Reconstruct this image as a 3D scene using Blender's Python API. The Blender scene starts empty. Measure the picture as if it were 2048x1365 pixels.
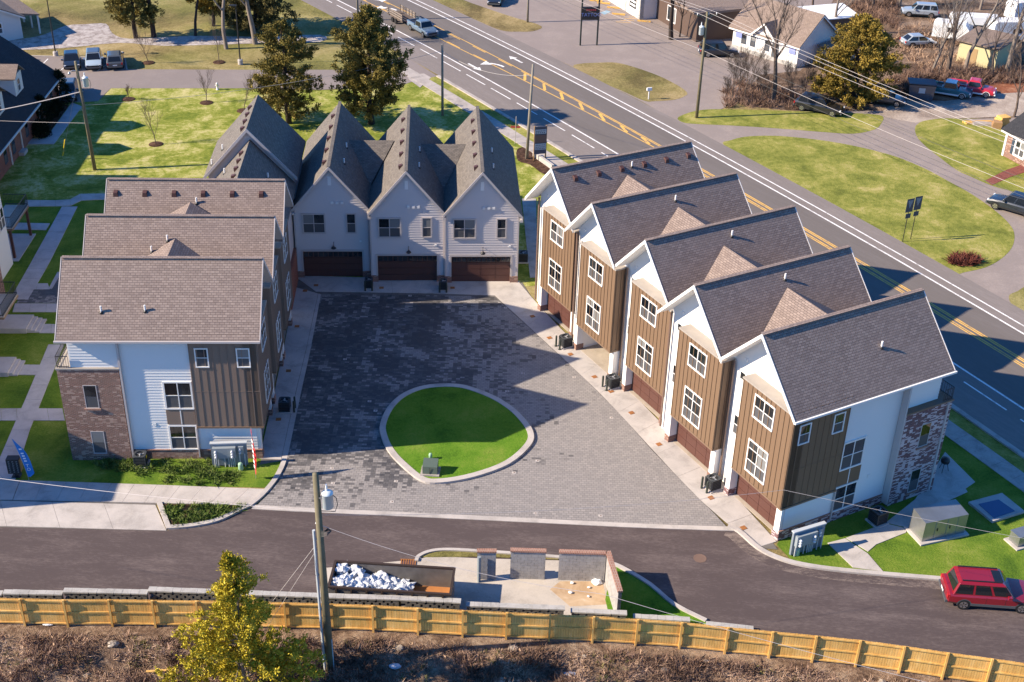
import bpy, math, random
import numpy as np
from mathutils import Vector, Matrix
random.seed(7)
R = math.radians
SC = bpy.context.scene
COL = SC.collection
# ------------------------------------------------------------------ camera
F_PX, PITCH, ROLL, CAM_H = 2572.4, R(30.589), R(1.6286), 50.5
_f = np.array([0, math.cos(PITCH), -math.sin(PITCH)]); _u = np.array([0, math.sin(PITCH), math.cos(PITCH)]); _x = np.array([1., 0, 0])
CM = np.array([math.cos(ROLL)*_x+math.sin(ROLL)*_u, -math.sin(ROLL)*_x+math.cos(ROLL)*_u, _f])
cam_data = bpy.data.cameras.new('camera'); cam = bpy.data.objects.new('camera', cam_data); COL.objects.link(cam)
cam_data.sensor_width = 36; cam_data.lens = 36*F_PX/2048; cam_data.clip_start = 0.5; cam_data.clip_end = 8000
cam.matrix_world = Matrix(((CM[0][0], CM[1][0], -CM[2][0], 0), (CM[0][1], CM[1][1], -CM[2][1], 0), (CM[0][2], CM[1][2], -CM[2][2], CAM_H), (0, 0, 0, 1)))
SC.camera = cam
# ------------------------------------------------------------------ world and sun
SUN_EL, SHADOW_AZ = R(31.0), R(11.0)      # shadows fall towards +x, a little towards +y
world = bpy.data.worlds.new('World'); SC.world = world; world.use_nodes = True
wn = world.node_tree.nodes; wl = world.node_tree.links
sky = wn.new('ShaderNodeTexSky'); sky.sky_type = 'NISHITA'; sky.sun_disc = False
sky.sun_elevation = SUN_EL; sky.sun_rotation = R(-101.0)
sky.altitude = 0; sky.air_density = 1.0; sky.dust_density = 0.0; sky.ozone_density = 6.0
wn['Background'].inputs[1].default_value = 0.082
tint = wn.new('ShaderNodeMix'); tint.data_type = 'RGBA'; tint.blend_type = 'MULTIPLY'; tint.inputs[0].default_value = 1.0; tint.inputs[7].default_value = (.50, .95, 1.34, 1)   # a deep blue winter sky
wl.new(sky.outputs[0], tint.inputs[6]); wl.new(tint.outputs[2], wn['Background'].inputs[0])
sun_d = bpy.data.lights.new('sun', 'SUN'); sun_d.energy = 5.0; sun_d.angle = R(0.53); sun_d.color = (1.0, 0.855, 0.67)
sun = bpy.data.objects.new('sun', sun_d); COL.objects.link(sun)
_sd = Vector((math.cos(SUN_EL)*math.cos(SHADOW_AZ), math.cos(SUN_EL)*math.sin(SHADOW_AZ), -math.sin(SUN_EL)))
sun.rotation_euler = _sd.to_track_quat('-Z', 'Y').to_euler(); sun.location = (-120, -20, 90)
SC.view_settings.view_transform = 'Standard'; SC.view_settings.look = 'None'
SC.view_settings.exposure = 1.05; SC.view_settings.gamma = 1.0

# ------------------------------------------------------------------ pixel -> place on a level plane
def W(a, b, z=0.0):
    d = CM.T @ np.array([(a-1024)/F_PX, -(b-682.5)/F_PX, 1])
    t = (z-CAM_H)/d[2]
    return Vector((t*d[0], t*d[1], z))
def pj(P):
    c = CM @ (np.array(P)-np.array([0, 0, CAM_H])); return 1024+F_PX*c[0]/c[2], 682.5-F_PX*c[1]/c[2]
def Zat(P, b):
    lo, hi = -5., 60.
    for _ in range(50):
        m = (lo+hi)/2
        if pj((P[0], P[1], m))[1] > b: lo = m
        else: hi = m
    return lo
def G(pts, z=0.0): return [W(a, b, z) for a, b in pts]

# ------------------------------------------------------------------ materials
MATS = {}
class NT:
    def __init__(s, name):
        s.m = bpy.data.materials.new(name); s.m.use_nodes = True; s.n = s.m.node_tree.nodes; s.l = s.m.node_tree.links
        s.b = s.n['Principled BSDF']; s.out = s.n['Material Output']; MATS[name] = s.m
    def nd(s, t, **kw):
        n = s.n.new(t)
        for k, v in kw.items():
            if isinstance(v, (int, float, str, bool, tuple)) and hasattr(n, k): setattr(n, k, v)
        return n
    def link(s, a, b): s.l.new(a, b)
    def pos(s): return s.n.new('ShaderNodeNewGeometry').outputs['Position']
    def uv(s): return s.n.new('ShaderNodeTexCoord').outputs['UV']
    def noise(s, scale, vec=None, detail=4, rough=.6, dist=0):
        n = s.n.new('ShaderNodeTexNoise'); n.inputs['Scale'].default_value = scale; n.inputs['Detail'].default_value = detail
        n.inputs['Roughness'].default_value = rough; n.inputs['Distortion'].default_value = dist
        s.link(vec if vec is not None else s.pos(), n.inputs['Vector']); return n.outputs['Fac']
    def ramp(s, fac, stops):
        r = s.n.new('ShaderNodeValToRGB'); e = r.color_ramp.elements
        while len(e) < len(stops): e.new(0.5)
        for i, (p, c) in enumerate(stops):
            e[i].position = p; e[i].color = (*c, 1) if len(c) == 3 else c
        s.link(fac, r.inputs[0]); return r.outputs['Color']
    def mix(s, fac, a, b, mode='MIX'):
        m = s.n.new('ShaderNodeMix'); m.data_type = 'RGBA'; m.blend_type = mode
        for i, v in ((0, fac), (6, a), (7, b)):
            if hasattr(v, 'node'): s.link(v, m.inputs[i])
            elif i == 0: m.inputs[0].default_value = v
            else: m.inputs[i].default_value = (*v, 1)
        return m.outputs[2]
    def math(s, op, a, b=0.0, clamp=False):
        m = s.n.new('ShaderNodeMath'); m.operation = op; m.use_clamp = clamp
        for i, v in ((0, a), (1, b)):
            if hasattr(v, 'node'): s.link(v, m.inputs[i])
            else: m.inputs[i].default_value = v
        return m.outputs[0]
    def vmath(s, op, a, b):
        m = s.n.new('ShaderNodeVectorMath'); m.operation = op
        for i, v in ((0, a), (1, b)):
            if hasattr(v, 'node'): s.link(v, m.inputs[i])
            else: m.inputs[i].default_value = v
        return m.outputs[0]
    def bump(s, h, dist=.02, strength=1.0):
        b = s.n.new('ShaderNodeBump'); b.inputs['Distance'].default_value = dist; b.inputs['Strength'].default_value = strength
        s.link(h, b.inputs['Height']); s.link(b.outputs[0], s.b.inputs['Normal'])
    def col(s, c):
        if hasattr(c, 'node'): s.link(c, s.b.inputs['Base Color'])
        else: s.b.inputs['Base Color'].default_value = (*c, 1)
    def rough(s, v, metal=0, spec=.5):
        if hasattr(v, 'node'): s.link(v, s.b.inputs['Roughness'])
        else: s.b.inputs['Roughness'].default_value = v
        s.b.inputs['Metallic'].default_value = metal; s.b.inputs['Specular IOR Level'].default_value = spec

def M_paint(name, c, rough=.6, metal=0, var=.12, scale=1.2, spec=.4):
    t = NT(name); n = t.noise(scale, detail=5)
    t.col(t.mix(t.math('MULTIPLY', n, var*2), c, tuple(x*.55 for x in c))); t.rough(rough, metal, spec); return t.m
def M_plain(name, c, rough=.5, metal=0, spec=.5, coat=0):
    t = NT(name); t.col(c); t.rough(rough, metal, spec)
    if coat: t.b.inputs['Coat Weight'].default_value = coat; t.b.inputs['Coat Roughness'].default_value = .06
    return t.m
def M_bricklike(name, c1, c2, mortar, w, h, ms, bump=.01, rough=.9, noise_c=None, offset=.5, big=None, bias=0.0, third=None):
    t = NT(name); uv = t.uv()
    b = t.nd('ShaderNodeTexBrick'); b.offset = offset
    t.link(uv, b.inputs['Vector'])
    b.inputs['Color1'].default_value = (*c1, 1); b.inputs['Color2'].default_value = (*c2, 1); b.inputs['Mortar'].default_value = (*mortar, 1)
    b.inputs['Scale'].default_value = 1; b.inputs['Mortar Size'].default_value = ms; b.inputs['Mortar Smooth'].default_value = .2
    b.inputs['Brick Width'].default_value = w; b.inputs['Row Height'].default_value = h; b.inputs['Bias'].default_value = bias
    c = b.outputs['Color']
    if third:
        sn = t.vmath('SNAP', uv, (w, h, 1)); wn_ = t.nd('ShaderNodeTexWhiteNoise'); t.link(sn, wn_.inputs['Vector'])
        patch = t.noise(.55, uv, 3)
        v = t.math('ADD', t.math('MULTIPLY', wn_.outputs['Value'], .55), t.math('MULTIPLY', patch, .9))
        c = t.mix(t.ramp(v, [(third[1], (0, 0, 0)), (third[1]+.06, (1, 1, 1))]), c, third[0])
    n2 = t.noise(.6, uv, 4); c = t.mix(t.ramp(n2, [(.3, (0, 0, 0)), (.75, (.5, .5, .5))]), c, big or tuple(x*.6 for x in c1))
    t.col(c); t.rough(rough, 0, .25)
    hgt = t.math('ADD', t.math('MULTIPLY', b.outputs['Fac'], -1.0), t.math('MULTIPLY', t.noise(30, uv, 2), .3))
    t.bump(hgt, bump); return t.m
def M_ground(name, stops, scale=.12, fine=6.0, bump=.05, rough=.95, stops2=None, mixscale=.03, tint=None):
    t = NT(name); p = t.pos()
    a = t.noise(scale, p, 8, .68, .4); b = t.noise(fine, p, 4, .7)
    c3 = t.noise(fine*4.5, p, 3, .75); v = t.math('ADD', t.math('ADD', t.math('MULTIPLY', a, .56), t.math('MULTIPLY', b, .24)), t.math('MULTIPLY', c3, .20))
    v = t.math('ADD', t.math('MULTIPLY', t.math('SUBTRACT', v, .5), 2.3), .5)
    c = t.ramp(v, stops)
    if stops2:
        k = t.noise(mixscale, p, 4, .6, .6); c = t.mix(t.ramp(k, [(.42, (0, 0, 0)), (.58, (1, 1, 1))]), c, t.ramp(v, stops2))
    t.col(c); t.rough(rough, 0, .15)
    t.bump(t.math('ADD', b, t.math('MULTIPLY', t.noise(fine*5, p, 2), .6)), bump); return t.m

M_bricklike('shingle_brown', (.305, .238, .205), (.205, .157, .137), (.085, .063, .056), .30, .16, .011, .012, big=(.25, .193, .167))
M_bricklike('shingle_dark', (.15, .105, .098), (.082, .058, .056), (.035, .026, .026), .38, .2, .012, .012, big=(.10, .07, .066))
M_bricklike('shingle_tan', (.36, .28, .235), (.27, .21, .175), (.16, .125, .105), .38, .2, .012, .012, big=(.30, .235, .195))
M_bricklike('shingle_gray', (.20, .175, .15), (.125, .11, .098), (.06, .052, .047), .28, .15, .01, .012, big=(.15, .13, .115))
M_bricklike('shingle_slate', (.05, .05, .055), (.035, .036, .042), (.018, .018, .02), .3, .16, .01, .012)
M_bricklike('shingle_shop', (.27, .205, .165), (.20, .15, .12), (.11, .085, .07), .35, .17, .01, .01, big=(.24, .18, .15))
M_bricklike('brick_wall', (.30, .14, .10), (.17, .085, .065), (.33, .28, .24), .24, .085, .012, .008, third=((.47, .33, .26), .86))
M_bricklike('brick_wash', (.22, .085, .085), (.12, .06, .065), (.25, .21, .21), .26, .09, .012, .008, third=((.62, .52, .52), .72))
M_bricklike('brick_red', (.33, .10, .06), (.20, .06, .045), (.3, .22, .18), .24, .085, .012, .008)
M_bricklike('brick_cap', (.38, .18, .12), (.27, .12, .085), (.42, .34, .28), .1, .22, .014, .008)
M_bricklike('brick_walk', (.30, .09, .07), (.21, .065, .05), (.14, .07, .055), .2, .1, .01, .006)

def M_paver():
    t = NT('paver'); uv = t.uv()
    b = t.nd('ShaderNodeTexBrick'); t.link(uv, b.inputs['Vector']); b.offset = .5
    for k, v in (('Color1', (.315, .287, .267)), ('Color2', (.245, .226, .214)), ('Mortar', (.14, .13, .124))): b.inputs[k].default_value = (*v, 1)
    for k, v in (('Scale', 1), ('Mortar Size', .013), ('Mortar Smooth', .3), ('Brick Width', .31), ('Row Height', .21)): b.inputs[k].default_value = v
    sn = t.vmath('SNAP', uv, (.31, .21, 1)); w = t.nd('ShaderNodeTexWhiteNoise'); t.link(sn, w.inputs['Vector'])
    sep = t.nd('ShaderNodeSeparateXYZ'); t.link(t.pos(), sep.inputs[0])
    # damp patches with ragged, paver-stepped outlines; the bias adds more to the west, painting in the shade there
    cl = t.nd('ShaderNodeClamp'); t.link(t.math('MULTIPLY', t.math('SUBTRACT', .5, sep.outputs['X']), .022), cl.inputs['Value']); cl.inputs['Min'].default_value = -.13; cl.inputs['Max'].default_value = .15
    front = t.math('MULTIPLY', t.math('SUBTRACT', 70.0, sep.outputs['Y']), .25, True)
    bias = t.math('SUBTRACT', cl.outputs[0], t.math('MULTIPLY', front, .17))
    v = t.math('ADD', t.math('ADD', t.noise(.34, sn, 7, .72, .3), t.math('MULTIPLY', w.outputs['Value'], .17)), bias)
    damp_shade = t.ramp(v, [(.62, (0, 0, 0)), (.68, (.7, .7, .7)), (.80, (1, 1, 1))])
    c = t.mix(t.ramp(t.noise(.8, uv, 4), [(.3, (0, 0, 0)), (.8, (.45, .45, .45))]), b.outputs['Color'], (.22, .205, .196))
    c = t.mix(t.math('MULTIPLY', damp_shade, .84), c, (.034, .034, .037)); t.col(c)
    t.rough(t.math('SUBTRACT', .9, t.math('MULTIPLY', damp_shade, .35)), 0, .3); t.bump(t.math('MULTIPLY', b.outputs['Fac'], -1.0), .006)
M_paver()
def M_siding(name, c):
    t = NT(name); n = t.noise(.5, t.pos(), 4); f = t.noise(9, t.pos(), 3)
    t.col(t.mix(t.math('MULTIPLY', t.math('ADD', n, f), .12), c, tuple(x*.6 for x in c))); t.rough(.55, 0, .35)
M_siding('siding_white', (.74, .73, .71)); M_siding('siding_gray', (.60, .55, .54)); M_siding('stucco_white', (.82, .79, .75)); M_siding('trim_white', (.80, .775, .74))
M_siding('church_trim', (.68, .66, .64)); M_siding('trim_gray', (.50, .45, .43)); M_siding('house_white', (.70, .67, .64))
M_paint('brown_board', (.185, .115, .068), .6, var=.1); M_paint('brown_trim', (.20, .13, .085), .55); M_paint('umber_board', (.215, .155, .12), .6, var=.1)
M_paint('bay_cap', (.40, .355, .31), .7, var=.4); M_paint('garage_door', (.10, .042, .032), .5, var=.15); M_paint('downspout_brown', (.16, .10, .075), .45)
M_paint('rafter_dark', (.10, .065, .05), .6)
def M_concrete(name, c, dark=.7, scale=.7):
    t = NT(name); p = t.pos(); n = t.noise(scale, p, 7, .65, .5); f = t.noise(14, p, 4)
    k = t.math('ADD', t.math('MULTIPLY', t.math('SUBTRACT', t.math('ADD', t.math('MULTIPLY', n, .75), t.math('MULTIPLY', f, .25)), .5), 1.6), .5)
    t.col(t.ramp(k, [(.3, tuple(x*dark for x in c)), (.52, c), (.75, tuple(min(1, x*1.12) for x in c))])); t.rough(.9, 0, .25); t.bump(f, .004)
M_concrete('concrete', (.45, .41, .375), .78); M_concrete('concrete_old', (.40, .355, .32), .7); M_concrete('concrete_joint', (.16, .145, .13)); M_concrete('concrete_walk', (.44, .41, .40), .8)
M_concrete('pad_concrete', (.46, .41, .35), .72, .35); M_concrete('cmu_block', (.34, .325, .315), .8, 2.0); M_concrete('cap_stone', (.40, .385, .36), .75, 1.5); M_concrete('wall_block', (.15, .14, .13), .7, 2.0)
M_concrete('garage_floor', (.40, .34, .27), .8)
def M_sandy():
    t = NT('sandy_film'); p = t.pos(); n = t.noise(.9, p, 6, .6, .8)
    t.col(t.ramp(n, [(.3, (.36, .24, .14)), (.6, (.50, .37, .24)), (.8, (.58, .48, .36))])); t.rough(.95, 0, .1)
M_sandy()
def M_asphalt(name, c, dust, amt=.5, sc=.35, streak=(1, 1, 1), rot=0.0):
    t = NT(name); p = t.pos(); mp = t.nd('ShaderNodeMapping'); t.link(p, mp.inputs['Vector']); mp.inputs['Rotation'].default_value = (0, 0, rot); pv = t.vmath('MULTIPLY', mp.outputs[0], streak)
    n = t.noise(sc, pv, 10, .78, .15); f = t.noise(5.5, pv, 6, .8, .1); h = t.noise(26, p, 3, .7); g = t.noise(.09, p, 4)
    k = t.ramp(t.math('ADD', t.math('ADD', t.math('MULTIPLY', n, .5), t.math('MULTIPLY', f, .38)), t.math('MULTIPLY', h, .14)), [(.49, (0, 0, 0)), (.56, (.35, .35, .35)), (.68, (1, 1, 1))])
    base = t.mix(t.math('MULTIPLY', g, .5), c, tuple(x*.7 for x in c))
    t.col(t.mix(t.math('MULTIPLY', k, amt), base, dust)); t.rough(.88, 0, .3); t.bump(h, .006)
M_asphalt('asphalt_new', (.085, .064, .062), (.27, .215, .195), .55, .30, (.5, 1.8, 1), R(4)); M_asphalt('asphalt_dusty', (.085, .064, .062), (.36, .285, .235), 1.0, .5, (.5, 1.4, 1), R(4)); M_asphalt('asphalt_road', (.215, .183, .164), (.31, .265, .245), .7, .3, (.2, 1.1, 1), R(57.5))
M_asphalt('asphalt_lane', (.158, .136, .122), (.20, .175, .165), .75, .35, (.12, 1.5, 1), R(57.5)); M_asphalt('asphalt_lot', (.27, .222, .198), (.40, .33, .285), .7, .2); M_asphalt('driveway_lot', (.275, .228, .203), (.42, .345, .295), .7, .3)
M_asphalt('church_lot', (.245, .205, .187), (.33, .28, .25), .6, .2)
def M_worn(name, c, under=(.19, .165, .155)):
    t = NT(name); n = t.noise(2.2, t.pos(), 8, .8); f = t.noise(.35, t.pos(), 4)
    k = t.ramp(t.math('ADD', t.math('MULTIPLY', n, .75), t.math('MULTIPLY', f, .25)), [(.50, (0, 0, 0)), (.64, (.85, .85, .85))])
    t.col(t.mix(k, c, under)); t.rough(.8, 0, .3)
M_worn('road_white', (.80, .78, .75)); M_worn('road_yellow', (.74, .43, .10))
M_paint('lot_blue', (.28, .42, .50), .8, var=.4)
M_ground('dry_grass', [(.30, (.115, .085, .035)), (.45, (.235, .18, .075)), (.58, (.33, .25, .115)), (.72, (.42, .33, .18))], .10, 3.0, .05, stops2=[(.3, (.10, .095, .03)), (.5, (.19, .175, .05)), (.7, (.32, .27, .11))], mixscale=.035)
M_ground('lawn_winter', [(.16, (.075, .115, .012)), (.38, (.15, .185, .022)), (.50, (.25, .265, .045)), (.62, (.42, .385, .14)), (.80, (.56, .48, .25))], .28, 2.4, .05)
M_ground('lawn_right', [(.22, (.095, .11, .020)), (.42, (.175, .19, .034)), (.58, (.265, .255, .058)), (.78, (.42, .35, .14))], .3, 1.7, .05)
M_ground('lawn_sod', [(.24, (.05, .105, .010)), (.46, (.11, .185, .017)), (.60, (.165, .225, .028)), (.82, (.29, .30, .08))], .28, 7.0, .045)
M_ground('lawn_island', [(.24, (.045, .115, .008)), (.46, (.095, .205, .014)), (.60, (.125, .23, .020)), (.85, (.22, .26, .05))], .3, 8.0, .045)
M_ground('leaf_litter', [(.30, (.055, .034, .022)), (.45, (.14, .09, .06)), (.6, (.26, .18, .125)), (.75, (.36, .27, .20))], .25, 4.0, .1)
M_ground('red_dirt', [(.3, (.14, .05, .025)), (.5, (.26, .095, .05)), (.7, (.38, .20, .12))], .3, 4.0, .06)
M_ground('bank_soil', [(.15, (.06, .038, .027)), (.38, (.17, .11, .075)), (.52, (.30, .205, .14)), (.68, (.44, .33, .235)), (.85, (.46, .24, .13))], .6, 5.0, .2)
M_ground('mulch', [(.3, (.035, .018, .012)), (.5, (.08, .042, .026)), (.7, (.15, .085, .055))], 2.0, 12.0, .06)
M_ground('gravel', [(.3, (.22, .18, .165)), (.5, (.42, .37, .345)), (.7, (.58, .53, .50))], 1.2, 9.0, .07)
M_ground('dirt_drive', [(.3, (.24, .19, .155)), (.5, (.38, .31, .255)), (.7, (.48, .41, .34))], .3, 5.0, .04)
M_ground('rock', [(.3, (.16, .12, .09)), (.5, (.34, .28, .22)), (.7, (.52, .46, .38))], 2.0, 12.0, .04)
def M_glass():
    t = NT('window_glass'); n = t.noise(1.2, t.pos(), 3)
    t.col(t.ramp(n, [(.35, (.012, .015, .018)), (.7, (.05, .055, .058))])); t.rough(.06, 0, .7)
    t = NT('window_blind'); t.col((.20, .20, .195)); t.rough(.12, 0, .6)
    t = NT('window_deep'); t.col((.006, .008, .010)); t.rough(.04, 0, .8)
    t = NT('window_screen'); t.col((.085, .085, .09)); t.rough(.5, 0, .3)
M_glass()
M_plain('auto_glass', (.012, .014, .017), .05, 0, .7); M_plain('black_metal', (.018, .018, .02), .45); M_plain('tyre', (.02, .02, .021), .85, 0, .2); M_plain('rim', (.52, .53, .54), .3, .9)
M_plain('chrome', (.6, .6, .6), .2, 1); M_plain('tail_red', (.42, .015, .02), .25); M_plain('head_lamp', (.75, .77, .78), .12, 0, .8); M_plain('orange_lamp', (.6, .22, .04), .3)
def M_carpaint(name, c, metal=.0): 
    t = NT(name); t.col(c); t.rough(.32, metal, .5); t.b.inputs['Coat Weight'].default_value = .8; t.b.inputs['Coat Roughness'].default_value = .08
for k, c in dict(car_red=(.22, .008, .018), car_black=(.012, .013, .016), car_navy=(.016, .022, .034), car_teal=(.012, .125, .15), car_bright_red=(.48, .022, .04), car_silver=(.30, .34, .38), car_gray=(.075, .085, .095), car_blue=(.035, .055, .085), car_white=(.74, .74, .73), car_paleblue=(.36, .44, .50), car_steel=(.12, .17, .22)).items(): M_carpaint(k, c)
M_plain('ac_case', (.045, .05, .055), .5); M_plain('ac_grille', (.014, .015, .017), .6); M_plain('fan_metal', (.40, .41, .42), .35, .6); M_plain('bollard_dark', (.032, .042, .032), .6); M_plain('label_yellow', (.75, .52, .03), .6); M_plain('label_red', (.55, .03, .03), .6)
M_paint('pole_wood', (.205, .175, .105), .85, var=.5, scale=2.5); M_paint('pole_gray', (.30, .265, .215), .85, var=.5, scale=2.5); M_paint('pole_tan', (.42, .25, .12), .85, var=.4, scale=2.5)
def M_fence():
    t = NT('fence_wood'); p = t.pos(); n = t.noise(.7, p, 4); f = t.noise(6, t.vmath('MULTIPLY', p, (1, 1, .15)), 4)
    k = t.math('ADD', t.math('MULTIPLY', n, .55), t.math('MULTIPLY', f, .45))
    t.col(t.ramp(k, [(.30, (.46, .25, .065)), (.5, (.66, .385, .11)), (.68, (.80, .52, .19))])); t.rough(.75, 0, .3)
M_fence()
M_plain('transformer_can', (.58, .64, .66), .4, .1); M_plain('porcelain', (.72, .73, .72), .25); M_plain('wire_metal', (.30, .29, .28), .5, .4); M_plain('wire_dark', (.06, .058, .055), .6); M_plain('wire_light', (.46, .42, .40), .5, .3)
M_plain('vent_dark', (.075, .032, .028), .6); M_plain('conduit_gray', (.46, .49, .51), .45); M_plain('meter_panel', (.20, .235, .27), .55, .1); M_plain('meter_box', (.27, .31, .33), .5, .1); M_plain('meter_glass', (.62, .64, .65), .15); M_plain('pedestal_green', (.30, .48, .32), .55); M_plain('transformer_green', (.085, .115, .09), .5)
M_paint('steel_cabinet', (.46, .47, .46), .38, .75, var=.5, scale=1.0); M_plain('cast_iron_rust', (.30, .12, .035), .8); M_plain('manhole', (.16, .10, .075), .75); M_plain('plastic_white', (.75, .74, .72), .4); M_plain('screw_brass', (.55, .49, .40), .4)
M_paint('dumpster_steel', (.27, .25, .235), .7, .3, var=.8, scale=1.6); M_paint('rust', (.50, .20, .06), .85, var=.5, scale=2.0); M_paint('dumpster_rim', (.045, .028, .022), .8, var=.4, scale=3); M_paint('trash_bag', (.70, .72, .74), .45, var=.35, scale=3); M_plain('yellow_box', (.78, .68, .03), .5)
M_plain('flag_blue', (.015, .20, .56), .55); M_plain('flag_red', (.62, .03, .03), .6); M_plain('mark_white', (.80, .80, .78), .6); M_plain('board_black', (.030, .024, .022), .55); M_plain('sign_navy', (.045, .055, .10), .5); M_plain('sign_pale', (.36, .42, .52), .5); M_plain('sign_photo', (.12, .07, .075), .5); M_plain('sign_red', (.45, .05, .05), .5); M_plain('sign_blue', (.22, .26, .52), .5)
M_plain('shutter_blue', (.035, .055, .085), .5); M_plain('hydrant_white', (.70, .69, .66), .5); M_plain('utility_tan', (.34, .23, .11), .6); M_plain('shed_yellow', (.50, .44, .25), .8); M_plain('tarp_white', (.78, .79, .79), .6); M_plain('guy_yellow', (.80, .56, .02), .5); M_plain('solar_blue', (.028, .085, .19), .35)
def M_leaf(name, a, b, c, sc=.9, trans=.15):
    t = NT(name); n = t.noise(sc, t.pos(), 3, .6); f = t.noise(9, t.pos(), 2); t.b.inputs['Transmission Weight'].default_value = 0
    t.col(t.ramp(t.math('ADD', t.math('MULTIPLY', n, .65), t.math('MULTIPLY', f, .35)), [(.36, a), (.5, b), (.66, c)])); t.rough(.9, 0, .05)
M_leaf('cedar_leaf', (.075, .064, .020), (.185, .148, .042), (.32, .245, .072)); M_leaf('cedar_dark', (0.045, 0.045, 0.020), (0.119, 0.103, 0.040), (0.225, 0.175, 0.069)); M_leaf('cedar_amber', (0.090, 0.074, 0.019), (0.240, 0.174, 0.038), (0.408, 0.282, 0.066)); M_leaf('pine_leaf', (.20, .165, .018), (.46, .37, .036), (.66, .53, .085), 1.2)
M_leaf('liriope', (0.042, 0.077, 0.014), (0.119, 0.175, 0.039), (0.252, 0.280, 0.098), 2.5); M_leaf('yew', (0.008, 0.013, 0.008), (0.016, 0.023, 0.013), (0.026, 0.034, 0.018)); M_leaf('red_shrub', (0.065, 0.023, 0.018), (0.156, 0.052, 0.042), (0.260, 0.111, 0.078), 2); M_leaf('brush_twig', (0.170, 0.110, 0.076), (0.400, 0.270, 0.190), (0.680, 0.500, 0.370), .8); M_leaf('brush_dark', (0.092, 0.057, 0.045), (0.223, 0.142, 0.105), (0.385, 0.263, 0.203), .8); M_leaf('brush_weed', (0.084, 0.098, 0.025), (0.196, 0.189, 0.063), (0.350, 0.301, 0.126), 1.2)
M_paint('bark', (.135, .10, .08), .95, var=.5, scale=3); M_paint('bark_pale', (.26, .215, .18), .95, var=.5, scale=3); M_paint('bark_dark', (.06, .043, .035), .95, var=.5, scale=3)

# ------------------------------------------------------------------ mesh helpers
class MB:
    def __init__(s, my=1): s.v = []; s.f = []; s.my = my
    def add(s, vs, fs):
        b = len(s.v)
        s.v += [(p[0], s.my*p[1], p[2]) for p in vs]
        s.f += [tuple(b+i for i in (f if s.my > 0 else f[::-1])) for f in fs]; return s
    def box(s, x0, x1, y0, y1, z0, z1):
        return s.add([(x0, y0, z0), (x1, y0, z0), (x1, y1, z0), (x0, y1, z0), (x0, y0, z1), (x1, y0, z1), (x1, y1, z1), (x0, y1, z1)],
                     [(0, 3, 2, 1), (4, 5, 6, 7), (0, 1, 5, 4), (1, 2, 6, 5), (2, 3, 7, 6), (3, 0, 4, 7)])
    def hexa(s, lo, hi):       # two quads (bottom ccw, top ccw)
        n = len(lo)
        return s.add(list(lo)+list(hi), [tuple(range(n))[::-1], tuple(range(n, 2*n))]+[(i, (i+1) % n, n+(i+1) % n, n+i) for i in range(n)])
    def prism(s, pts, z0, z1):
        a = sum(pts[i][0]*pts[(i+1) % len(pts)][1]-pts[(i+1) % len(pts)][0]*pts[i][1] for i in range(len(pts)))
        if a < 0: pts = pts[::-1]
        return s.hexa([(p[0], p[1], z0) for p in pts], [(p[0], p[1], z1) for p in pts])
    def poly(s, pts): return s.add(pts, [tuple(range(len(pts)))])
    def beam(s, p, q, w, h, up=(0, 0, 1)):   # box along p-q
        p = Vector(p); q = Vector(q); d = (q-p).normalized(); u = Vector(up)
        a = d.cross(u)
        if a.length < 1e-4: a = d.cross(Vector((1, 0, 0)))
        a.normalize(); u = a.cross(d); a *= w/2; u *= h/2
        return s.hexa([p-a-u, p+a-u, p+a+u, p-a+u], [q-a-u, q+a-u, q+a+u, q-a+u])
    def tube(s, pts, r, n=6, cap=True):
        rs = r if isinstance(r, (list, tuple)) else [r]*len(pts)
        pts = [Vector(p) for p in pts]; b = len(s.v); vs = []; fs = []
        d0 = (pts[1]-pts[0]).normalized(); ref = Vector((0, 0, 1)) if abs(d0.z) < .9 else Vector((1, 0, 0))
        for i, p in enumerate(pts):
            d = (pts[min(i+1, len(pts)-1)]-pts[max(i-1, 0)]).normalized(); a = d.cross(ref)
            if a.length < 1e-4: a = d.cross(Vector((0, 1, 0)))
            a.normalize(); c = d.cross(a)
            for k in range(n): t = 2*math.pi*k/n; vs.append(p+(a*math.cos(t)+c*math.sin(t))*rs[i])
        for i in range(len(pts)-1):
            for k in range(n): fs.append((i*n+k, i*n+(k+1) % n, (i+1)*n+(k+1) % n, (i+1)*n+k))
        if cap: fs += [tuple(range(n))[::-1], tuple(range((len(pts)-1)*n, len(pts)*n))]
        return s.add([tuple(v) for v in vs], fs)
    def cyl(s, c, r, h, n=16, axis='z'):
        c = Vector(c); a = {'x': Vector((1, 0, 0)), 'y': Vector((0, 1, 0)), 'z': Vector((0, 0, 1))}[axis]
        return s.tube([c, c+a*h], r, n)
    def lathe(s, c, prof, n=16):
        vs = []; fs = []
        for r, z in prof:
            for k in range(n): t = 2*math.pi*k/n; vs.append((c[0]+r*math.cos(t), c[1]+r*math.sin(t), c[2]+z))
        for i in range(len(prof)-1):
            for k in range(n): fs.append((i*n+k, i*n+(k+1) % n, (i+1)*n+(k+1) % n, (i+1)*n+k))
        fs += [tuple(range(n))[::-1], tuple(range((len(prof)-1)*n, len(prof)*n))]
        return s.add(vs, fs)
    def build(s, name, mat, parent=None, smooth=False, kind=None, uv=True):
        me = bpy.data.meshes.new(name); me.from_pydata([tuple(v) for v in s.v], [], s.f)
        if uv and len(s.f) < 30000: auto_uv(me)
        me.materials.append(MATS[mat])
        if smooth: me.polygons.foreach_set('use_smooth', [True]*len(me.polygons))
        return link(name, me, parent, kind)
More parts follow.
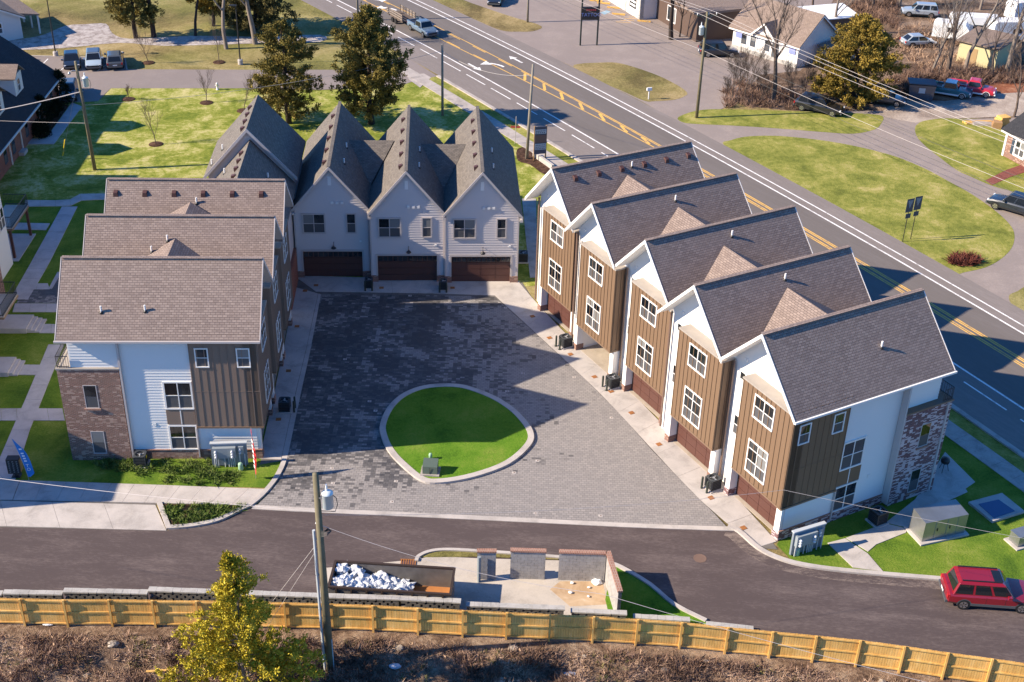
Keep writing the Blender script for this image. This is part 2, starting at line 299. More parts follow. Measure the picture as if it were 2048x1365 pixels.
def auto_uv(me):
    lay = me.uv_layers.new(name='m'); n = len(me.loops); out = np.zeros((n, 2))
    co = np.empty(len(me.vertices)*3); me.vertices.foreach_get('co', co); co = co.reshape(-1, 3)
    vi = np.empty(n, dtype=np.int64); me.loops.foreach_get('vertex_index', vi)
    for p in me.polygons:
        nx, ny, nz = p.normal
        h = math.hypot(nx, ny)
        if h < .05: t = (1., 0., 0.); b = (0., 1., 0.)
        else: t = (-ny/h, nx/h, 0.); b = (ny*t[2]-nz*t[1], nz*t[0]-nx*t[2], nx*t[1]-ny*t[0])
        sl = slice(p.loop_start, p.loop_start+p.loop_total); P = co[vi[sl]]
        out[sl, 0] = P@np.array(t); out[sl, 1] = P@np.array(b)
    lay.data.foreach_set('uv', out.ravel())
def link(name, me, parent=None, kind=None):
    o = bpy.data.objects.new(name, me); COL.objects.link(o)
    if parent: o.parent = parent
    if kind: o['kind'] = kind
    return o
def tag(o, label, cat, group=None):
    o['label'] = label; o['category'] = cat
    if group: o['group'] = group
    return o
def thing(name, label, cat, loc=(0, 0, 0), rz=0.0, group=None):
    o = bpy.data.objects.new(name, None); COL.objects.link(o); o.empty_display_size = .3
    o.location = loc; o.rotation_euler = (0, 0, rz); return tag(o, label, cat, group)
def copy_tree(o, parent=None):
    c = o.copy(); COL.objects.link(c); c.parent = parent
    for ch in list(o.children): copy_tree(ch, c)
    return c
_cube = {}
def piece(name, mat, parent, c, s, rz=0.0):
    if mat not in _cube:
        me = bpy.data.meshes.new('piece_'+mat); m = MB().box(-.5, .5, -.5, .5, -.5, .5)
        me.from_pydata(m.v, [], m.f); auto_uv(me); me.materials.append(MATS[mat]); _cube[mat] = me
    o = link(name, _cube[mat], parent); o.location = c; o.scale = s; o.rotation_euler = (0, 0, rz); return o
def sheet(name, pts, z, mat, kind='structure', parent=None, thick=0.0):
    m = MB(); P = [(p[0], p[1]) for p in pts]
    a = sum(P[i][0]*P[(i+1) % len(P)][1]-P[(i+1) % len(P)][0]*P[i][1] for i in range(len(P)))
    if a < 0: P = P[::-1]
    if thick: m.prism(P, z-thick, z)
    else: m.poly([(x, y, z) for x, y in P])
    return m.build(name, mat, parent, kind=None if parent else kind)
def offset_line(pts, d):
    out = []
    for i, p in enumerate(pts):
        a = Vector(pts[max(i-1, 0)][:2]); b = Vector(pts[min(i+1, len(pts)-1)][:2]); t = (b-a).normalized()
        out.append((p[0]-t.y*d, p[1]+t.x*d))
    return out
def ribbon(pts, d0, d1, z0, z1, m=None):     # band between two offsets of a line, solid
    A = offset_line(pts, d0); B = offset_line(pts, d1); m = m or MB()
    vs = []; fs = []
    for a, b in zip(A, B): vs += [(a[0], a[1], z0), (b[0], b[1], z0), (b[0], b[1], z1), (a[0], a[1], z1)]
    n = len(A)
    for i in range(n-1):
        k = 4*i
        for q in range(4): fs.append((k+q, k+(q+1) % 4, k+4+(q+1) % 4, k+4+q))
    fs += [(0, 3, 2, 1), (4*n-4, 4*n-3, 4*n-2, 4*n-1)]
    return m.add(vs, fs)
def smooth_line(pts, n=6, closed=False):     # Catmull-Rom
    P = [Vector(p[:2]) for p in pts]; out = []; N = len(P)
    for i in range(N if closed else N-1):
        g = (lambda k: P[k % N]) if closed else (lambda k: P[max(0, min(N-1, k))])
        p0, p1, p2, p3 = g(i-1), g(i), g(i+1), g(i+2)
        for k in range(n):
            t = k/n
            out.append(.5*((2*p1)+(p2-p0)*t+(2*p0-5*p1+4*p2-p3)*t*t+(3*p1-p0-3*p2+p3)*t**3))
    if not closed: out.append(P[-1])
    return [(p.x, p.y) for p in out]
def slab_row(name, A, B, n, z, mat, parent, thick=.12, gap=.018):   # slabs between two lines
    def at(L, t):
        ds = [0]
        for i in range(len(L)-1): ds.append(ds[-1]+(Vector(L[i+1][:2])-Vector(L[i][:2])).length)
        s = t*ds[-1]
        for i in range(len(L)-1):
            if s <= ds[i+1] or i == len(L)-2:
                k = (s-ds[i])/(ds[i+1]-ds[i]); return Vector(L[i][:2]).lerp(Vector(L[i+1][:2]), k), ds[-1]
    LA = at(A, 0)[1]
    for i in range(n):
        g = gap/2/max(LA, .1)
        a, b = at(A, i/n+g)[0], at(A, (i+1)/n-g)[0]; c, d = at(B, (i+1)/n-g)[0], at(B, i/n+g)[0]
        MB().prism([tuple(a), tuple(b), tuple(c), tuple(d)], z-thick, z+random.uniform(-.004, .004)).build(name, mat, parent)

# ------------------------------------------------------------------ ground
def fence_z(px):   # the bank behind the wall stands above the lane and runs out to the east
    for (a, za), (b, zb) in zip([(-400, .9), (900, .9), (1130, .6), (1300, .3), (1480, .02), (2600, .0)], [(900, .9), (1130, .6), (1300, .3), (1480, .02), (2600, .0)]):
        if px <= b: return za+(zb-za)*max(0, (px-a))/(b-a)
    return 0.0
POSTS_PX = [(-36, 1247), (51, 1249), (137, 1251), (226, 1250.5), (312, 1252), (399, 1253), (486, 1254.5), (573, 1256.5), (660, 1259), (747, 1262), (836, 1267), (925, 1272), (1012, 1276), (1098, 1280), (1184, 1283.5), (1271, 1289), (1358, 1295), (1449, 1305), (1537, 1313.5), (1623, 1322), (1710, 1331), (1797, 1343), (1883, 1356), (1970, 1368), (2058, 1381), (2150, 1396)]
POSTS = [W(a, b, fence_z(a)) for a, b in POSTS_PX]
FENCE_LINE = [(p.x, p.y) for p in POSTS]
S = 3000
back_line = [(p[0], p[1]+.75) for p in FENCE_LINE]
sheet('ground', [(-S, back_line[0][1])]+back_line+[(S, back_line[-1][1]), (S, S*1.3), (-S, S*1.3)], -.02, 'dry_grass')
# the rough bank towards the camera
def bank():
    xs = [-400, -150, -80, -50]+[-36+i*.55 for i in range(int(72/.55)+1)]+[50, 80, 150, 400]
    m = MB(); vs = []; fs = []; rows = 46
    rnd = random.Random(3)
    def fy(x):
        L = back_line
        if x <= L[0][0]: return L[0][1], fence_z(-300)
        for i in range(len(L)-1):
            if x <= L[i+1][0]:
                t = (x-L[i][0])/(L[i+1][0]-L[i][0]); return L[i][1]+t*(L[i+1][1]-L[i][1]), POSTS[i].z+t*(POSTS[i+1].z-POSTS[i].z)
        return L[-1][1], 0.0
    from mathutils import noise as mn
    for x in xs:
        y1, z1 = fy(x)
        for j in range(rows):
            d = -.05 if j == 0 else .15+ (j/(rows-1))**2.2*260 if j > 26 else .15+j*.42
            if j > 26: d = 11.1+((j-26)/(rows-27))**2*240
            y = y1-d; h = .55*mn.noise(Vector((x*.35, y*.35, 0)))+.28*mn.noise(Vector((x*1.1, y*1.1, 3)))+.12*mn.noise(Vector((x*3, y*3, 9)))
            k = min(1, max(0, (d-1.4)/2.0))
            z = z1-.05+k*(h-.02*d)
            if j == 0: z = -.3
            vs.append((x, y, z))
    for i in range(len(xs)-1):
        for j in range(rows-1):
            a = i*rows+j; fs.append((a, a+1, a+rows+1, a+rows))
    m.add(vs, fs); o = m.build('bank_terrain', 'bank_soil', None, True, 'structure'); o['label'] = 'rough brown soil bank in front of the wooden fence'
    return fy
bank_profile = bank()
def bank_z(x, y):
    from mathutils import noise as mn
    y1, z1 = bank_profile(x); d = y1-y
    h = .55*mn.noise(Vector((x*.35, y*.35, 0)))+.28*mn.noise(Vector((x*1.1, y*1.1, 3)))+.12*mn.noise(Vector((x*3, y*3, 9)))
    return z1-.05+min(1, max(0, (d-1.4)/2.0))*(h-.02*d)

# lawns and dirt
sheet('lawn', G([(-700, 470), (-700, 150), (-200, 205), (120, 205), (200, 200), (222, 177), (480, 177), (640, 181), (790, 175), (820, 152), (890, 160), (1010, 238), (1090, 285), (1165, 330), (1300, 420), (1160, 560), (1040, 575), (600, 560), (400, 420), (220, 400), (0, 402)]), -.006, 'lawn_winter')
sheet('sod_lawn', G([(-300, 408), (215, 396), (330, 500), (560, 900), (574, 920), (566, 945), (535, 976), (-300, 955)]), .0, 'lawn_sod')
sheet('sod_lawn', G([(1553, 1090), (1610, 1000), (1850, 940), (1900, 780), (2060, 860), (2400, 1080), (2400, 1230), (2060, 1172), (1880, 1160), (1690, 1142), (1604, 1130), (1580, 1118)]), .0, 'lawn_sod')
sheet('woodland_floor', G([(1600, -30), (2600, -30), (2600, 330), (2060, 240), (1900, 235), (1760, 232), (1560, 220), (1490, 212), (1480, 150), (1600, 140), (1690, 60)]), -.004, 'leaf_litter')
sheet('parking_lot', G([(880, -60), (1700, -60), (1650, 30), (1690, 60), (1600, 142), (1520, 150), (1480, 200), (1440, 220), (1350, 240), (1288, 206), (1150, 136), (1000, 66), (880, 8)]), .004, 'asphalt_lot')
sheet('driveway', G([(1346, 238), (1447, 292), (1587, 385), (1741, 470), (1908, 552), (2018, 617), (2200, 730), (2400, 560), (2300, 330), (2060, 235), (1870, 240), (1790, 222), (1700, 222), (1560, 224), (1395, 222)]), .002, 'driveway_lot')
sheet('dirt_drive', G([(1752, 232), (1790, 205), (1860, 186), (1990, 172), (2080, 155), (2300, 165), (2300, 260), (2060, 232), (1900, 238), (1830, 246)]), .006, 'dirt_drive')
sheet('dirt_patch', G([(1850, 200), (1855, 170), (1900, 172), (2048, 160), (2120, 165), (2100, 182), (1990, 188), (1890, 203)]), .010, 'red_dirt')
def lawn(pts, mat, z=.012, name='lawn'): return sheet(name, smooth_line(G(pts), 4, True), z, mat)
lawn([(1447, 290), (1462, 281), (1491, 274), (1539, 272), (1590, 275), (1656, 283), (1725, 296), (1792, 314), (1850, 338), (1895, 362), (1935, 384), (1966, 404), (2000, 430), (2022, 453), (2029, 472), (2024, 495), (2004, 517), (1972, 535), (1930, 545), (1908, 547), (1850, 520), (1741, 464), (1665, 425), (1587, 381), (1510, 332)], 'lawn_right')
lawn([(1355, 237), (1372, 228), (1400, 221), (1444, 219), (1560, 222), (1673, 226), (1730, 228), (1765, 233), (1762, 248), (1748, 260), (1707, 268), (1650, 265), (1587, 260), (1520, 255), (1450, 251), (1400, 249), (1368, 246)], 'lawn_right', .0125)
sheet('lawn', smooth_line(G([(1830, 258), (1835, 249), (1850, 242), (1895, 237), (1946, 243), (1997, 256), (2060, 278), (2200, 330), (2320, 480), (2200, 470), (2100, 418), (2048, 391), (1984, 372), (1940, 353), (1912, 340), (1880, 316), (1850, 292), (1834, 274)]), 4, True), .013, 'lawn_right')
lawn([(1147, 134), (1160, 128), (1197, 126), (1233, 126), (1272, 136), (1319, 153), (1358, 173), (1374, 186), (1371, 192), (1350, 200), (1310, 203), (1288, 202), (1241, 181), (1178, 153)], 'dry_grass', .014, 'grass_island')
lawn([(840, -20), (868, 4), (899, 19), (946, 38), (1001, 61), (1040, 64), (1066, 63), (1084, 56), (1072, 48), (1030, 36), (973, 17), (919, -4), (900, -30)], 'dry_grass', .014, 'grass_island')
lawn([(2018, 592), (2035, 583), (2060, 572), (2120, 580), (2140, 640), (2090, 640), (2048, 625), (2024, 610)], 'dry_grass', .014, 'grass_island')
sheet('gravel_yard', smooth_line(G([(-200, 100), (0, 83), (80, 72), (130, 52), (170, 49), (212, 48), (224, 66), (260, 78), (380, 72), (520, 74), (640, 70), (640, 84), (520, 87), (330, 92), (240, 86), (120, 97), (0, 102), (-200, 112)]), 3, True), .002, 'gravel')
sheet('church_driveway', G([(-300, 104), (34, 113), (249, 118), (253, 139), (500, 140), (700, 140), (810, 112), (880, 156), (836, 160), (800, 172), (640, 180), (480, 177), (222, 177), (212, 186), (196, 203), (120, 206), (-300, 225)]), .004, 'church_lot')
# ----- main road, described along its own slightly curved axis
RA = Vector((-15.93, 177.75)); RD = Vector((.53677, -.84373)); RN = Vector((.84373, .53677))
def rt(s): 
    q = max(-40., min(150., s)); return 1.6-1.6*((q-52)/52)**2
def RP(s, t): p = RA+RD*s+RN*(t+rt(s)); return (p.x, p.y)
SS = [-420, -200, -100, -60]+list(range(-40, 151, 5))+[170, 220, 400]
def road_strip(t0, t1, z, m, s0=None, s1=None):
    ss = [s for s in SS if (s0 is None or s > s0) and (s1 is None or s < s1)]
    if s0 is not None: ss = [s0]+ss
    if s1 is not None: ss = ss+[s1]
    f = lambda t, s: t(s) if callable(t) else t
    vs = [];
    for s in ss: vs += [(*RP(s, f(t0, s)), z), (*RP(s, f(t1, s)), z)]
    m.add(vs, [(2*i, 2*i+1, 2*i+3, 2*i+2) if True else 0 for i in range(len(ss)-1)]); return m
road_strip(-12.7, 3.0, .022, MB()).build('main_road', 'asphalt_road', kind='structure')
road_strip(-8.2, -.1, .026, MB()).build('road_lanes', 'asphalt_lane', kind='structure')
def mark(name, m, mat='road_white'): 
    o = m.build(name, mat, None); o['kind'] = 'structure'; return o
wl_ = .16
mark('edge_line', road_strip(-.08, .10, .031, MB())); mark('edge_line', road_strip(.93, 1.09, .031, MB())); mark('edge_line', road_strip(-8.48, -8.30, .031, MB()))
m = MB()
for k in range(-20, 60): road_strip(-9.72, -9.58, .031, m, k*5.5-2, k*5.5+2.2)
mark('bike_lane_dash', m)
cD = lambda s: -5.35+ (0 if s < 22 else min(1, (s-22)/45)*1.65)
mark('centre_line', road_strip(-3.14, -3.0, .031, MB()), 'road_yellow'); mark('centre_line', road_strip(-3.36, -3.22, .031, MB(), 33), 'road_yellow')
m = MB()
for k in range(-30, 7): road_strip(-3.38, -3.24, .031, m, k*6.0-8, k*6.0-5)
mark('centre_dash', m, 'road_yellow')
mark('centre_line', road_strip(lambda s: cD(s)-.07, lambda s: cD(s)+.07, .032, MB()), 'road_yellow')
m = MB()
for k in range(-30, 6): road_strip(lambda s: cD(s)+.12, lambda s: cD(s)+.26, .031, m, k*6.0-5, k*6.0-2)
road_strip(lambda s: cD(s)-.30, lambda s: cD(s)-.16, .031, m, 60)
mark('centre_dash', m, 'road_yellow')
for s0 in (34, 38, 41.5, 45.3, 49.2, 53.2, 57):     # ladder of the painted island
    m = MB(); a, b = RP(s0, -3.4), RP(s0+2.0, cD(s0+2)+.12); dv = (Vector(b)-Vector(a)).normalized(); nv = Vector((-dv.y, dv.x))*.16
    m.poly([(a[0]-nv.x, a[1]-nv.y, .0325), (b[0]-nv.x, b[1]-nv.y, .0325), (b[0]+nv.x, b[1]+nv.y, .0325), (a[0]+nv.x, a[1]+nv.y, .0325)]); mark('island_bar', m, 'road_yellow')
def arrow(s0, t0, sgn, bend, L=3.0):
    m = MB(); z = .0335
    if bend == 0:
        prof = [(-L/2, -.14), (L*.12, -.14), (L*.12, -.5), (L/2, 0), (L*.12, .5), (L*.12, .14), (-L/2, .14)]
        m.poly([(*RP(s0+sgn*x, t0+y), z) for x, y in prof])
    else:
        prev = None; pts = []
        for i in range(9):
            u = i/8; x = -L/2+u*L*.55; y = bend*(u**2)*.75; pts.append((x, y))
        A = [(x, y-.15) for x, y in pts]; B = [(x+.1, y+.15) for x, y in pts]
        for i in range(8): m.poly([(*RP(s0+sgn*x, t0+y), z) for x, y in (A[i], A[i+1], B[i+1], B[i])])
        ex, ey = pts[-1]; m.poly([(*RP(s0+sgn*x, t0+y), z+.001) for x, y in ((ex-.55, ey+bend*.05), (ex+.15, ey+bend*1.3), (ex+.95, ey-bend*.05))])
    mark('lane_arrow', m)
arrow(29.2, -7.4, 1, 0); arrow(29.0, -1.5, -1, 0); arrow(29.0, -4.3, -1, -1, 3.6); arrow(2.2, -3.9+.0, -1, -1, 3.6); arrow(-1.6, -4.3, 1, 1, 3.6)
# kerb, verge walk on the near side of the road
kerb = MB(); ribbon([RP(s, -12.72) for s in SS if s >= 28], 0, -.42, -.1, .13, kerb); kerb.build('kerb', 'concrete_old', kind='structure')
sheet('verge', [RP(s, -13.16) for s in SS if 30 <= s <= 220]+[RP(s, -14.35) for s in SS[::-1] if 30 <= s <= 220], .016, 'lawn_sod' if False else 'lawn_right')
walk = bpy.data.objects.new('roadside_walk', None); COL.objects.link(walk); walk['kind'] = 'structure'; walk['label'] = 'pale concrete walk along the main road'
slab_row('slab', [RP(s, -14.4) for s in range(24, 131, 2)], [RP(s, -16.0) for s in range(24, 131, 2)], 62, .05, 'concrete_old', walk)
sheet('walk_apron', G([(812, 150), (848, 148), (862, 156), (840, 176), (818, 160)]), .03, 'concrete_old')

# ------------------------------------------------------------------ the court
CT = bpy.data.objects.new('court_apron', None); COL.objects.link(CT); CT['kind'] = 'structure'; CT['label'] = 'pale concrete apron round the paved court'
sheet('apron_bed', G([(520, 930), (572, 700), (590, 560), (1045, 566), (1075, 615), (1175, 720), (1260, 790), (1360, 890), (1480, 1000), (1556, 1100), (1512, 1096), (1473, 1064), (1392, 995), (1209, 800), (990, 596), (640, 590), (576, 920)]), .012, 'concrete_joint')
# left strip, back strip, right strip as slabs
slab_row('slab', G([(519, 918), (548, 790), (575, 660), (590, 575)]), G([(562, 920), (590, 790), (612, 700), (636, 588)]), 8, .03, 'concrete', CT)
slab_row('slab', G([(562.8, 920), (590.8, 790), (612.8, 700), (636.8, 588)]), G([(574, 920), (601, 790), (621, 700), (643, 590)]), 5, .032, 'concrete', CT)
slab_row('slab', G([(588, 552), (736, 556), (886, 560), (1040, 563)]), G([(632, 584), (740, 585.5), (886, 588), (990, 592)]), 7, .034, 'concrete', CT)
slab_row('slab', G([(1036, 563), (1072, 606), (1146, 684), (1230, 752), (1325, 850), (1420, 938), (1553, 1084)]), G([(990, 592), (1017, 617), (1110, 702), (1203, 790), (1300, 894), (1388, 990), (1512, 1097)]), 13, .03, 'concrete', CT)
PAV = G([(642, 590), (740, 590), (886, 592.5), (988, 595), (1018, 621), (1062, 660), (1114, 708), (1160, 750), (1209, 798), (1255, 846), (1300, 898), (1348, 948), (1392, 993), (1430, 1030), (1454, 1056), (1340, 1053), (1240, 1049), (1080, 1041), (916, 1033), (790, 1027), (677, 1022), (590, 1018), (512, 1014), (530, 996), (552, 970), (568, 940), (575, 920), (601, 792), (621, 702)])
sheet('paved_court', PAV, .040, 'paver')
ribbon(G([(505, 1015), (590, 1020), (677, 1024), (790, 1029), (916, 1035), (1080, 1043), (1240, 1051), (1340, 1055), (1468, 1059)]), -.2, .2, -.1, .048).build('flush_kerb', 'concrete', kind='structure')
# island
ISL = smooth_line(G([(760, 853), (774, 820), (800, 794), (838, 777), (882, 771), (930, 774), (984, 793), (1020, 814), (1045, 836), (1066, 866), (1062, 893), (1019, 931), (950, 957), (882, 969), (841, 964), (800, 932), (776, 905), (763, 878)], .04), 4, True)
def closed_ribbon(pts, d0, d1, z0, z1):
    m = MB(); n = len(pts); A = []; B = []
    for i in range(n):
        a = Vector(pts[i-1]); b = Vector(pts[(i+1) % n]); t = (b-a).normalized(); nv = Vector((-t.y, t.x)); p = Vector(pts[i])
        A.append(p+nv*d0); B.append(p+nv*d1)
    vs = []
    for a, b in zip(A, B): vs += [(a.x, a.y, z0), (b.x, b.y, z0), (b.x, b.y, z1), (a.x, a.y, z1)]
    fs = []
    for i in range(n):
        k, j = 4*i, 4*((i+1) % n)
        for q in range(4): fs.append((k+q, k+(q+1) % 4, j+(q+1) % 4, j+q))
    m.add(vs, fs); return m, A, B
_ar = sum(ISL[i][0]*ISL[(i+1) % len(ISL)][1]-ISL[(i+1) % len(ISL)][0]*ISL[i][1] for i in range(len(ISL)))
km, _, inner = closed_ribbon(ISL, 0, .42 if _ar > 0 else -.42, 0, .20)
km.build('island_kerb', 'concrete', kind='structure')
isl = sheet('island_lawn', [(p.x, p.y) for p in inner], .17, 'lawn_island')
# small square survey caps in the paving
for (a, b) in [(739, 803), (751, 822), (739, 796) if 0 else (690, 719), (754, 700), (792, 963), (664, 937), (666, 967), (784, 1004), (1046, 747), (1148, 755), (1223, 836), (1075, 922), (1028, 946), (1071, 1027), (1201, 1032), (1014, 783), (902, 770), (820, 592), (1011, 616)]:
    c = W(a, b, .04); piece('paver_cap', 'concrete', CT, (c.x, c.y, .047), (.26, .22, .014), random.uniform(-.1, .1)); piece('cap_hole', 'manhole', CT, (c.x+.02, c.y, .056), (.09, .08, .01))
# rust coloured cleanout covers in the apron
for i, (a, b) in enumerate([(632, 571), (610, 582), (594, 653), (577, 742), (557, 839), (763, 576), (905, 576), (1065, 633), (1141, 709), (1222, 783), (1106, 676) if 0 else (1099, 676), (1189, 754), (1319, 889) if 0 else (1318, 889), (1422, 996), (1487, 1056), (1263, 826)]):
    c = W(a, b, .04); o = piece('cleanout_cover', 'cast_iron_rust', None, (c.x, c.y, .045), (.36, .34, .02), R(5) if i < 7 else R(29)); tag(o, 'small square rusty cleanout cover set in the concrete apron', 'cover', 'cleanout covers in the apron')
# ------------------------------------------------------------------ front lane, walks, planting bed
sheet('lane', G([(-500, 1052), (0, 1053), (333, 1062), (500, 1017), (916, 1033), (1454, 1056), (1473, 1065), (1512, 1099), (1553, 1120), (1604, 1135), (1690, 1147), (1881, 1164), (2060, 1176), (2500, 1215), (2500, 1480), (2060, 1372), (1700, 1318), (1400, 1280), (1180, 1245), (920, 1225), (640, 1215), (300, 1206), (-500, 1206)]), .006, 'asphalt_new')
curb1 = smooth_line(G([(1454, 1058), (1474, 1066), (1512, 1099), (1553, 1120), (1604, 1134.5), (1690, 1146.5), (1881, 1163), (2060, 1176), (2300, 1196)]), 4)
ribbon(curb1, 0, .32, -.1, .13).build('kerb', 'concrete', kind='structure')
ribbon(curb1, -.75, -.01, .006, .0095).build('kerb_dust', 'asphalt_dusty', kind='structure')
SW = bpy.data.objects.new('front_walk', None); COL.objects.link(SW); SW['kind'] = 'structure'; SW['label'] = 'pale concrete walk beside the lane in front of the brick house'
sheet('walk_bed', G([(-420, 958), (40, 964), (545, 980), (505, 1012), (310, 1010), (325, 1062), (0, 1055), (-420, 1050)]), .010, 'concrete_joint')
slab_row('slab', G([(-420, 958), (40, 962)]), G([(-420, 997), (25, 1001)]), 6, .05, 'concrete', SW)
slab_row('slab', G([(41, 962), (300, 970.5), (543, 980)]), G([(26, 1001), (310, 1007), (507, 1012)]), 11, .05, 'concrete', SW)
slab_row('slab', G([(-420, 1000), (25, 1003), (311, 1011)]), G([(-420, 1052), (0, 1053), (333, 1062)]), 7, .03, 'concrete', SW)
sheet('planting_bed', G([(318, 1009), (505, 1013), (462, 1034), (410, 1050), (342, 1057)]), .055, 'mulch')
ribbon(G([(314, 1008), (322, 1030), (333, 1060)]), 0, .3, 0, .13).build('kerb', 'concrete', kind='structure')
ribbon(smooth_line(G([(336, 1060), (372, 1058), (410, 1052), (440, 1044), (462, 1034), (490, 1020), (505, 1013), (528, 994), (552, 966), (567, 940), (574, 921)]), 3), 0, .32, 0, .14).build('kerb', 'concrete', kind='structure')
# walks west of the left block
LW = bpy.data.objects.new('garden_walk', None); COL.objects.link(LW); LW['kind'] = 'structure'; LW['label'] = 'concrete garden walk between the two rows of houses'
slab_row('slab', G([(124, 414), (60, 530), (20, 600)]), G([(155, 414), (97, 530), (56, 600)]), 10, .04, 'concrete_walk', LW)
slab_row('slab', G([(97, 690), (55, 790), (20, 870), (-20, 962)]), G([(128, 690), (88, 790), (56, 870), (30, 962)]), 9, .04, 'concrete_walk', LW)
slab_row('slab', G([(50, 401), (136, 402), (160, 389), (222, 388)]), G([(50, 414), (140, 413), (165, 401), (222, 400)]), 6, .044, 'concrete', LW)
slab_row('slab', G([(20, 446), (100, 448)]), G([(20, 460), (92, 461)]), 3, .038, 'concrete_walk', LW)
slab_row('slab', G([(30, 608), (125, 608)]), G([(25, 625), (125, 625)]), 3, .038, 'concrete_walk', LW)
slab_row('slab', G([(-60, 729), (92, 731)]), G([(-60, 750), (82, 751)]), 5, .038, 'concrete_walk', LW)
slab_row('slab', G([(-60, 818), (125, 818)]), G([(-60, 842), (130, 842)]), 6, .038, 'concrete_walk', LW)
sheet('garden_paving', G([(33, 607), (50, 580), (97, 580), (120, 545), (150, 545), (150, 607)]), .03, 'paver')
slab_row('slab', G([(48, 568), (96, 568)]), G([(45, 580), (100, 580)]), 2, .045, 'concrete_walk', LW)
slab_row('slab', G([(115, 545), (97, 579)]), G([(124, 545), (104, 579)]), 2, .046, 'concrete_walk', LW)
def steps(px0, px1, py, ph, lbl, z=.42, n=3):
    st = thing('entry_steps', lbl, 'steps', W(px0, py, 0), R(3), 'concrete landings along the garden walk')
    m = MB().box(-6, 1.2, -1.1, 1.1, 0, z); m.build('landing', 'concrete_walk', st)
    for k in range(n): MB().box(1.203+k*.32, 1.2+(k+1)*.32, -1.0, 1.0, 0, z-(k+1)*z/(n+1)).build('step', 'concrete_walk', st)
steps(30, 0, 653, 0, 'concrete landing with three steps, next to the dark garden paving'); steps(-8, 0, 738, 0, 'concrete landing with two low steps at the end of a garden walk', .35, 2)
slab_row('slab', G([(82, 649), (125, 650)]), G([(78, 667), (125, 667)]), 2, .04, 'concrete_walk', LW)
# walks and pads by the right end house
RW = bpy.data.objects.new('side_walk', None); COL.objects.link(RW); RW['kind'] = 'structure'; RW['label'] = 'concrete walk curving past the end house'
for q in ([(1655, 1087), (1690, 1078), (1735, 1108), (1766, 1144), (1706, 1136)], [(1692, 1077), (1770, 1048), (1812, 1058), (1812, 1066), (1752, 1090), (1736, 1104)], [(1772, 1046), (1830, 1000), (1890, 905), (1950, 965), (1900, 1000), (1826, 1050), (1814, 1056)]):
    MB().prism([(p.x, p.y) for p in G(q)], -.05, .04).build('slab', 'concrete', RW)
slab_row('slab', G([(1897, 915), (1935, 985)]), G([(1850, 960), (1880, 1010)]), 1, .03, 'concrete', RW)
def mkhole():
    c = W(1400, 1117, .01); o = MB().lathe((0, 0, 0), [(.40, 0), (.40, .012), (.33, .012), (.32, .006)], 20).build('manhole_cover', 'manhole'); o.location = (c.x, c.y, .008)
    tag(o, 'round brown manhole cover in the dark lane', 'manhole')
    c = W(1190, 188, .02)
mkhole()
# back walk slot between the grey house and the right block
slab_row('slab', G([(1044, 398), (1052, 480), (1060, 556)]), G([(1072, 398), (1074, 480), (1072, 556)]), 5, .03, 'concrete_old', CT)

# ------------------------------------------------------------------ houses
def V3(*a): return Vector(a)
def window(par, my, o, r, nv, w, h, cols=2, rows=(.5,), frame='trim_white', bar=.07, proud=.05, glass='window_glass', low='window_screen', sill=False, trim=0.0):
    """o = lower corner on the wall face, r = unit vector along the wall, nv = outward; rows = heights of the cross bars (fractions)."""
    o, r, nv = Vector(o), Vector(r), Vector(nv); up = V3(0, 0, 1)
    def blk(m, a0, a1, b0, b1, c0, c1):
        P = lambda a, b, c: tuple(o+r*a+up*b+nv*c)
        m.hexa([P(a0, b0, c0), P(a1, b0, c0), P(a1, b0, c1), P(a0, b0, c1)], [P(a0, b1, c0), P(a1, b1, c0), P(a1, b1, c1), P(a0, b1, c1)])
    m = MB(my); t = bar*1.25+trim
    blk(m, -trim, w+trim, h-bar, h+trim, -.06, proud); blk(m, -trim, w+trim, -trim, bar, -.06, proud+.015)
    blk(m, -trim, bar, bar, h-bar, -.06, proud-.002); blk(m, w-bar, w+trim, bar, h-bar, -.06, proud-.002)
    xs = [bar]+[w*k/cols for k in range(1, cols)]+[w-bar]; ys = [bar]+[h*k for k in rows]+[h-bar]
    for k in range(1, cols): blk(m, w*k/cols-bar/2, w*k/cols+bar/2, bar, h-bar, -.06, proud-.006)
    for k in rows:
        for i in range(cols): blk(m, xs[i]+(bar/2 if i else 0), xs[i+1]-(bar/2 if i < cols-1 else 0), h*k-bar*.4, h*k+bar*.4, -.06, proud-.012)
    wo = m.build('window', frame, par)
    for i in range(cols):
        for j in range(len(ys)-1):
            g = MB(my); blk(g, xs[i]+.004, xs[i+1]-.004, ys[j]+.004, ys[j+1]-.004, -.02, .008+.004*(j % 2))
            g.build('pane', low if (j == 0 and low) else (glass if glass != 'window_glass' else random.choice(['window_glass', 'window_deep', 'window_deep', 'window_glass', 'window_blind'])), wo)
    if sill:
        s = MB(my); blk(s, -.1, w+.1, -.12, -.005-trim, -.02, .1); s.build('sill', 'brick_cap', wo)
    return wo
def laps(m, o, r, nv, L, z0, z1, e=.21, prot=.035):
    o, r, nv = Vector(o), Vector(r), Vector(nv); n = max(1, round((z1-z0)/e)); e = (z1-z0)/n
    for k in range(n):
        a = o+V3(0, 0, z0+k*e); b = a+V3(0, 0, e)
        P = [a+nv*prot, a+r*L+nv*prot, b+r*L+nv*.004, b+nv*.004, a, a+r*L]
        m.add([tuple(p) for p in P], [(0, 1, 2, 3), (4, 5, 1, 0), (4, 0, 3), (5, 2, 1)])
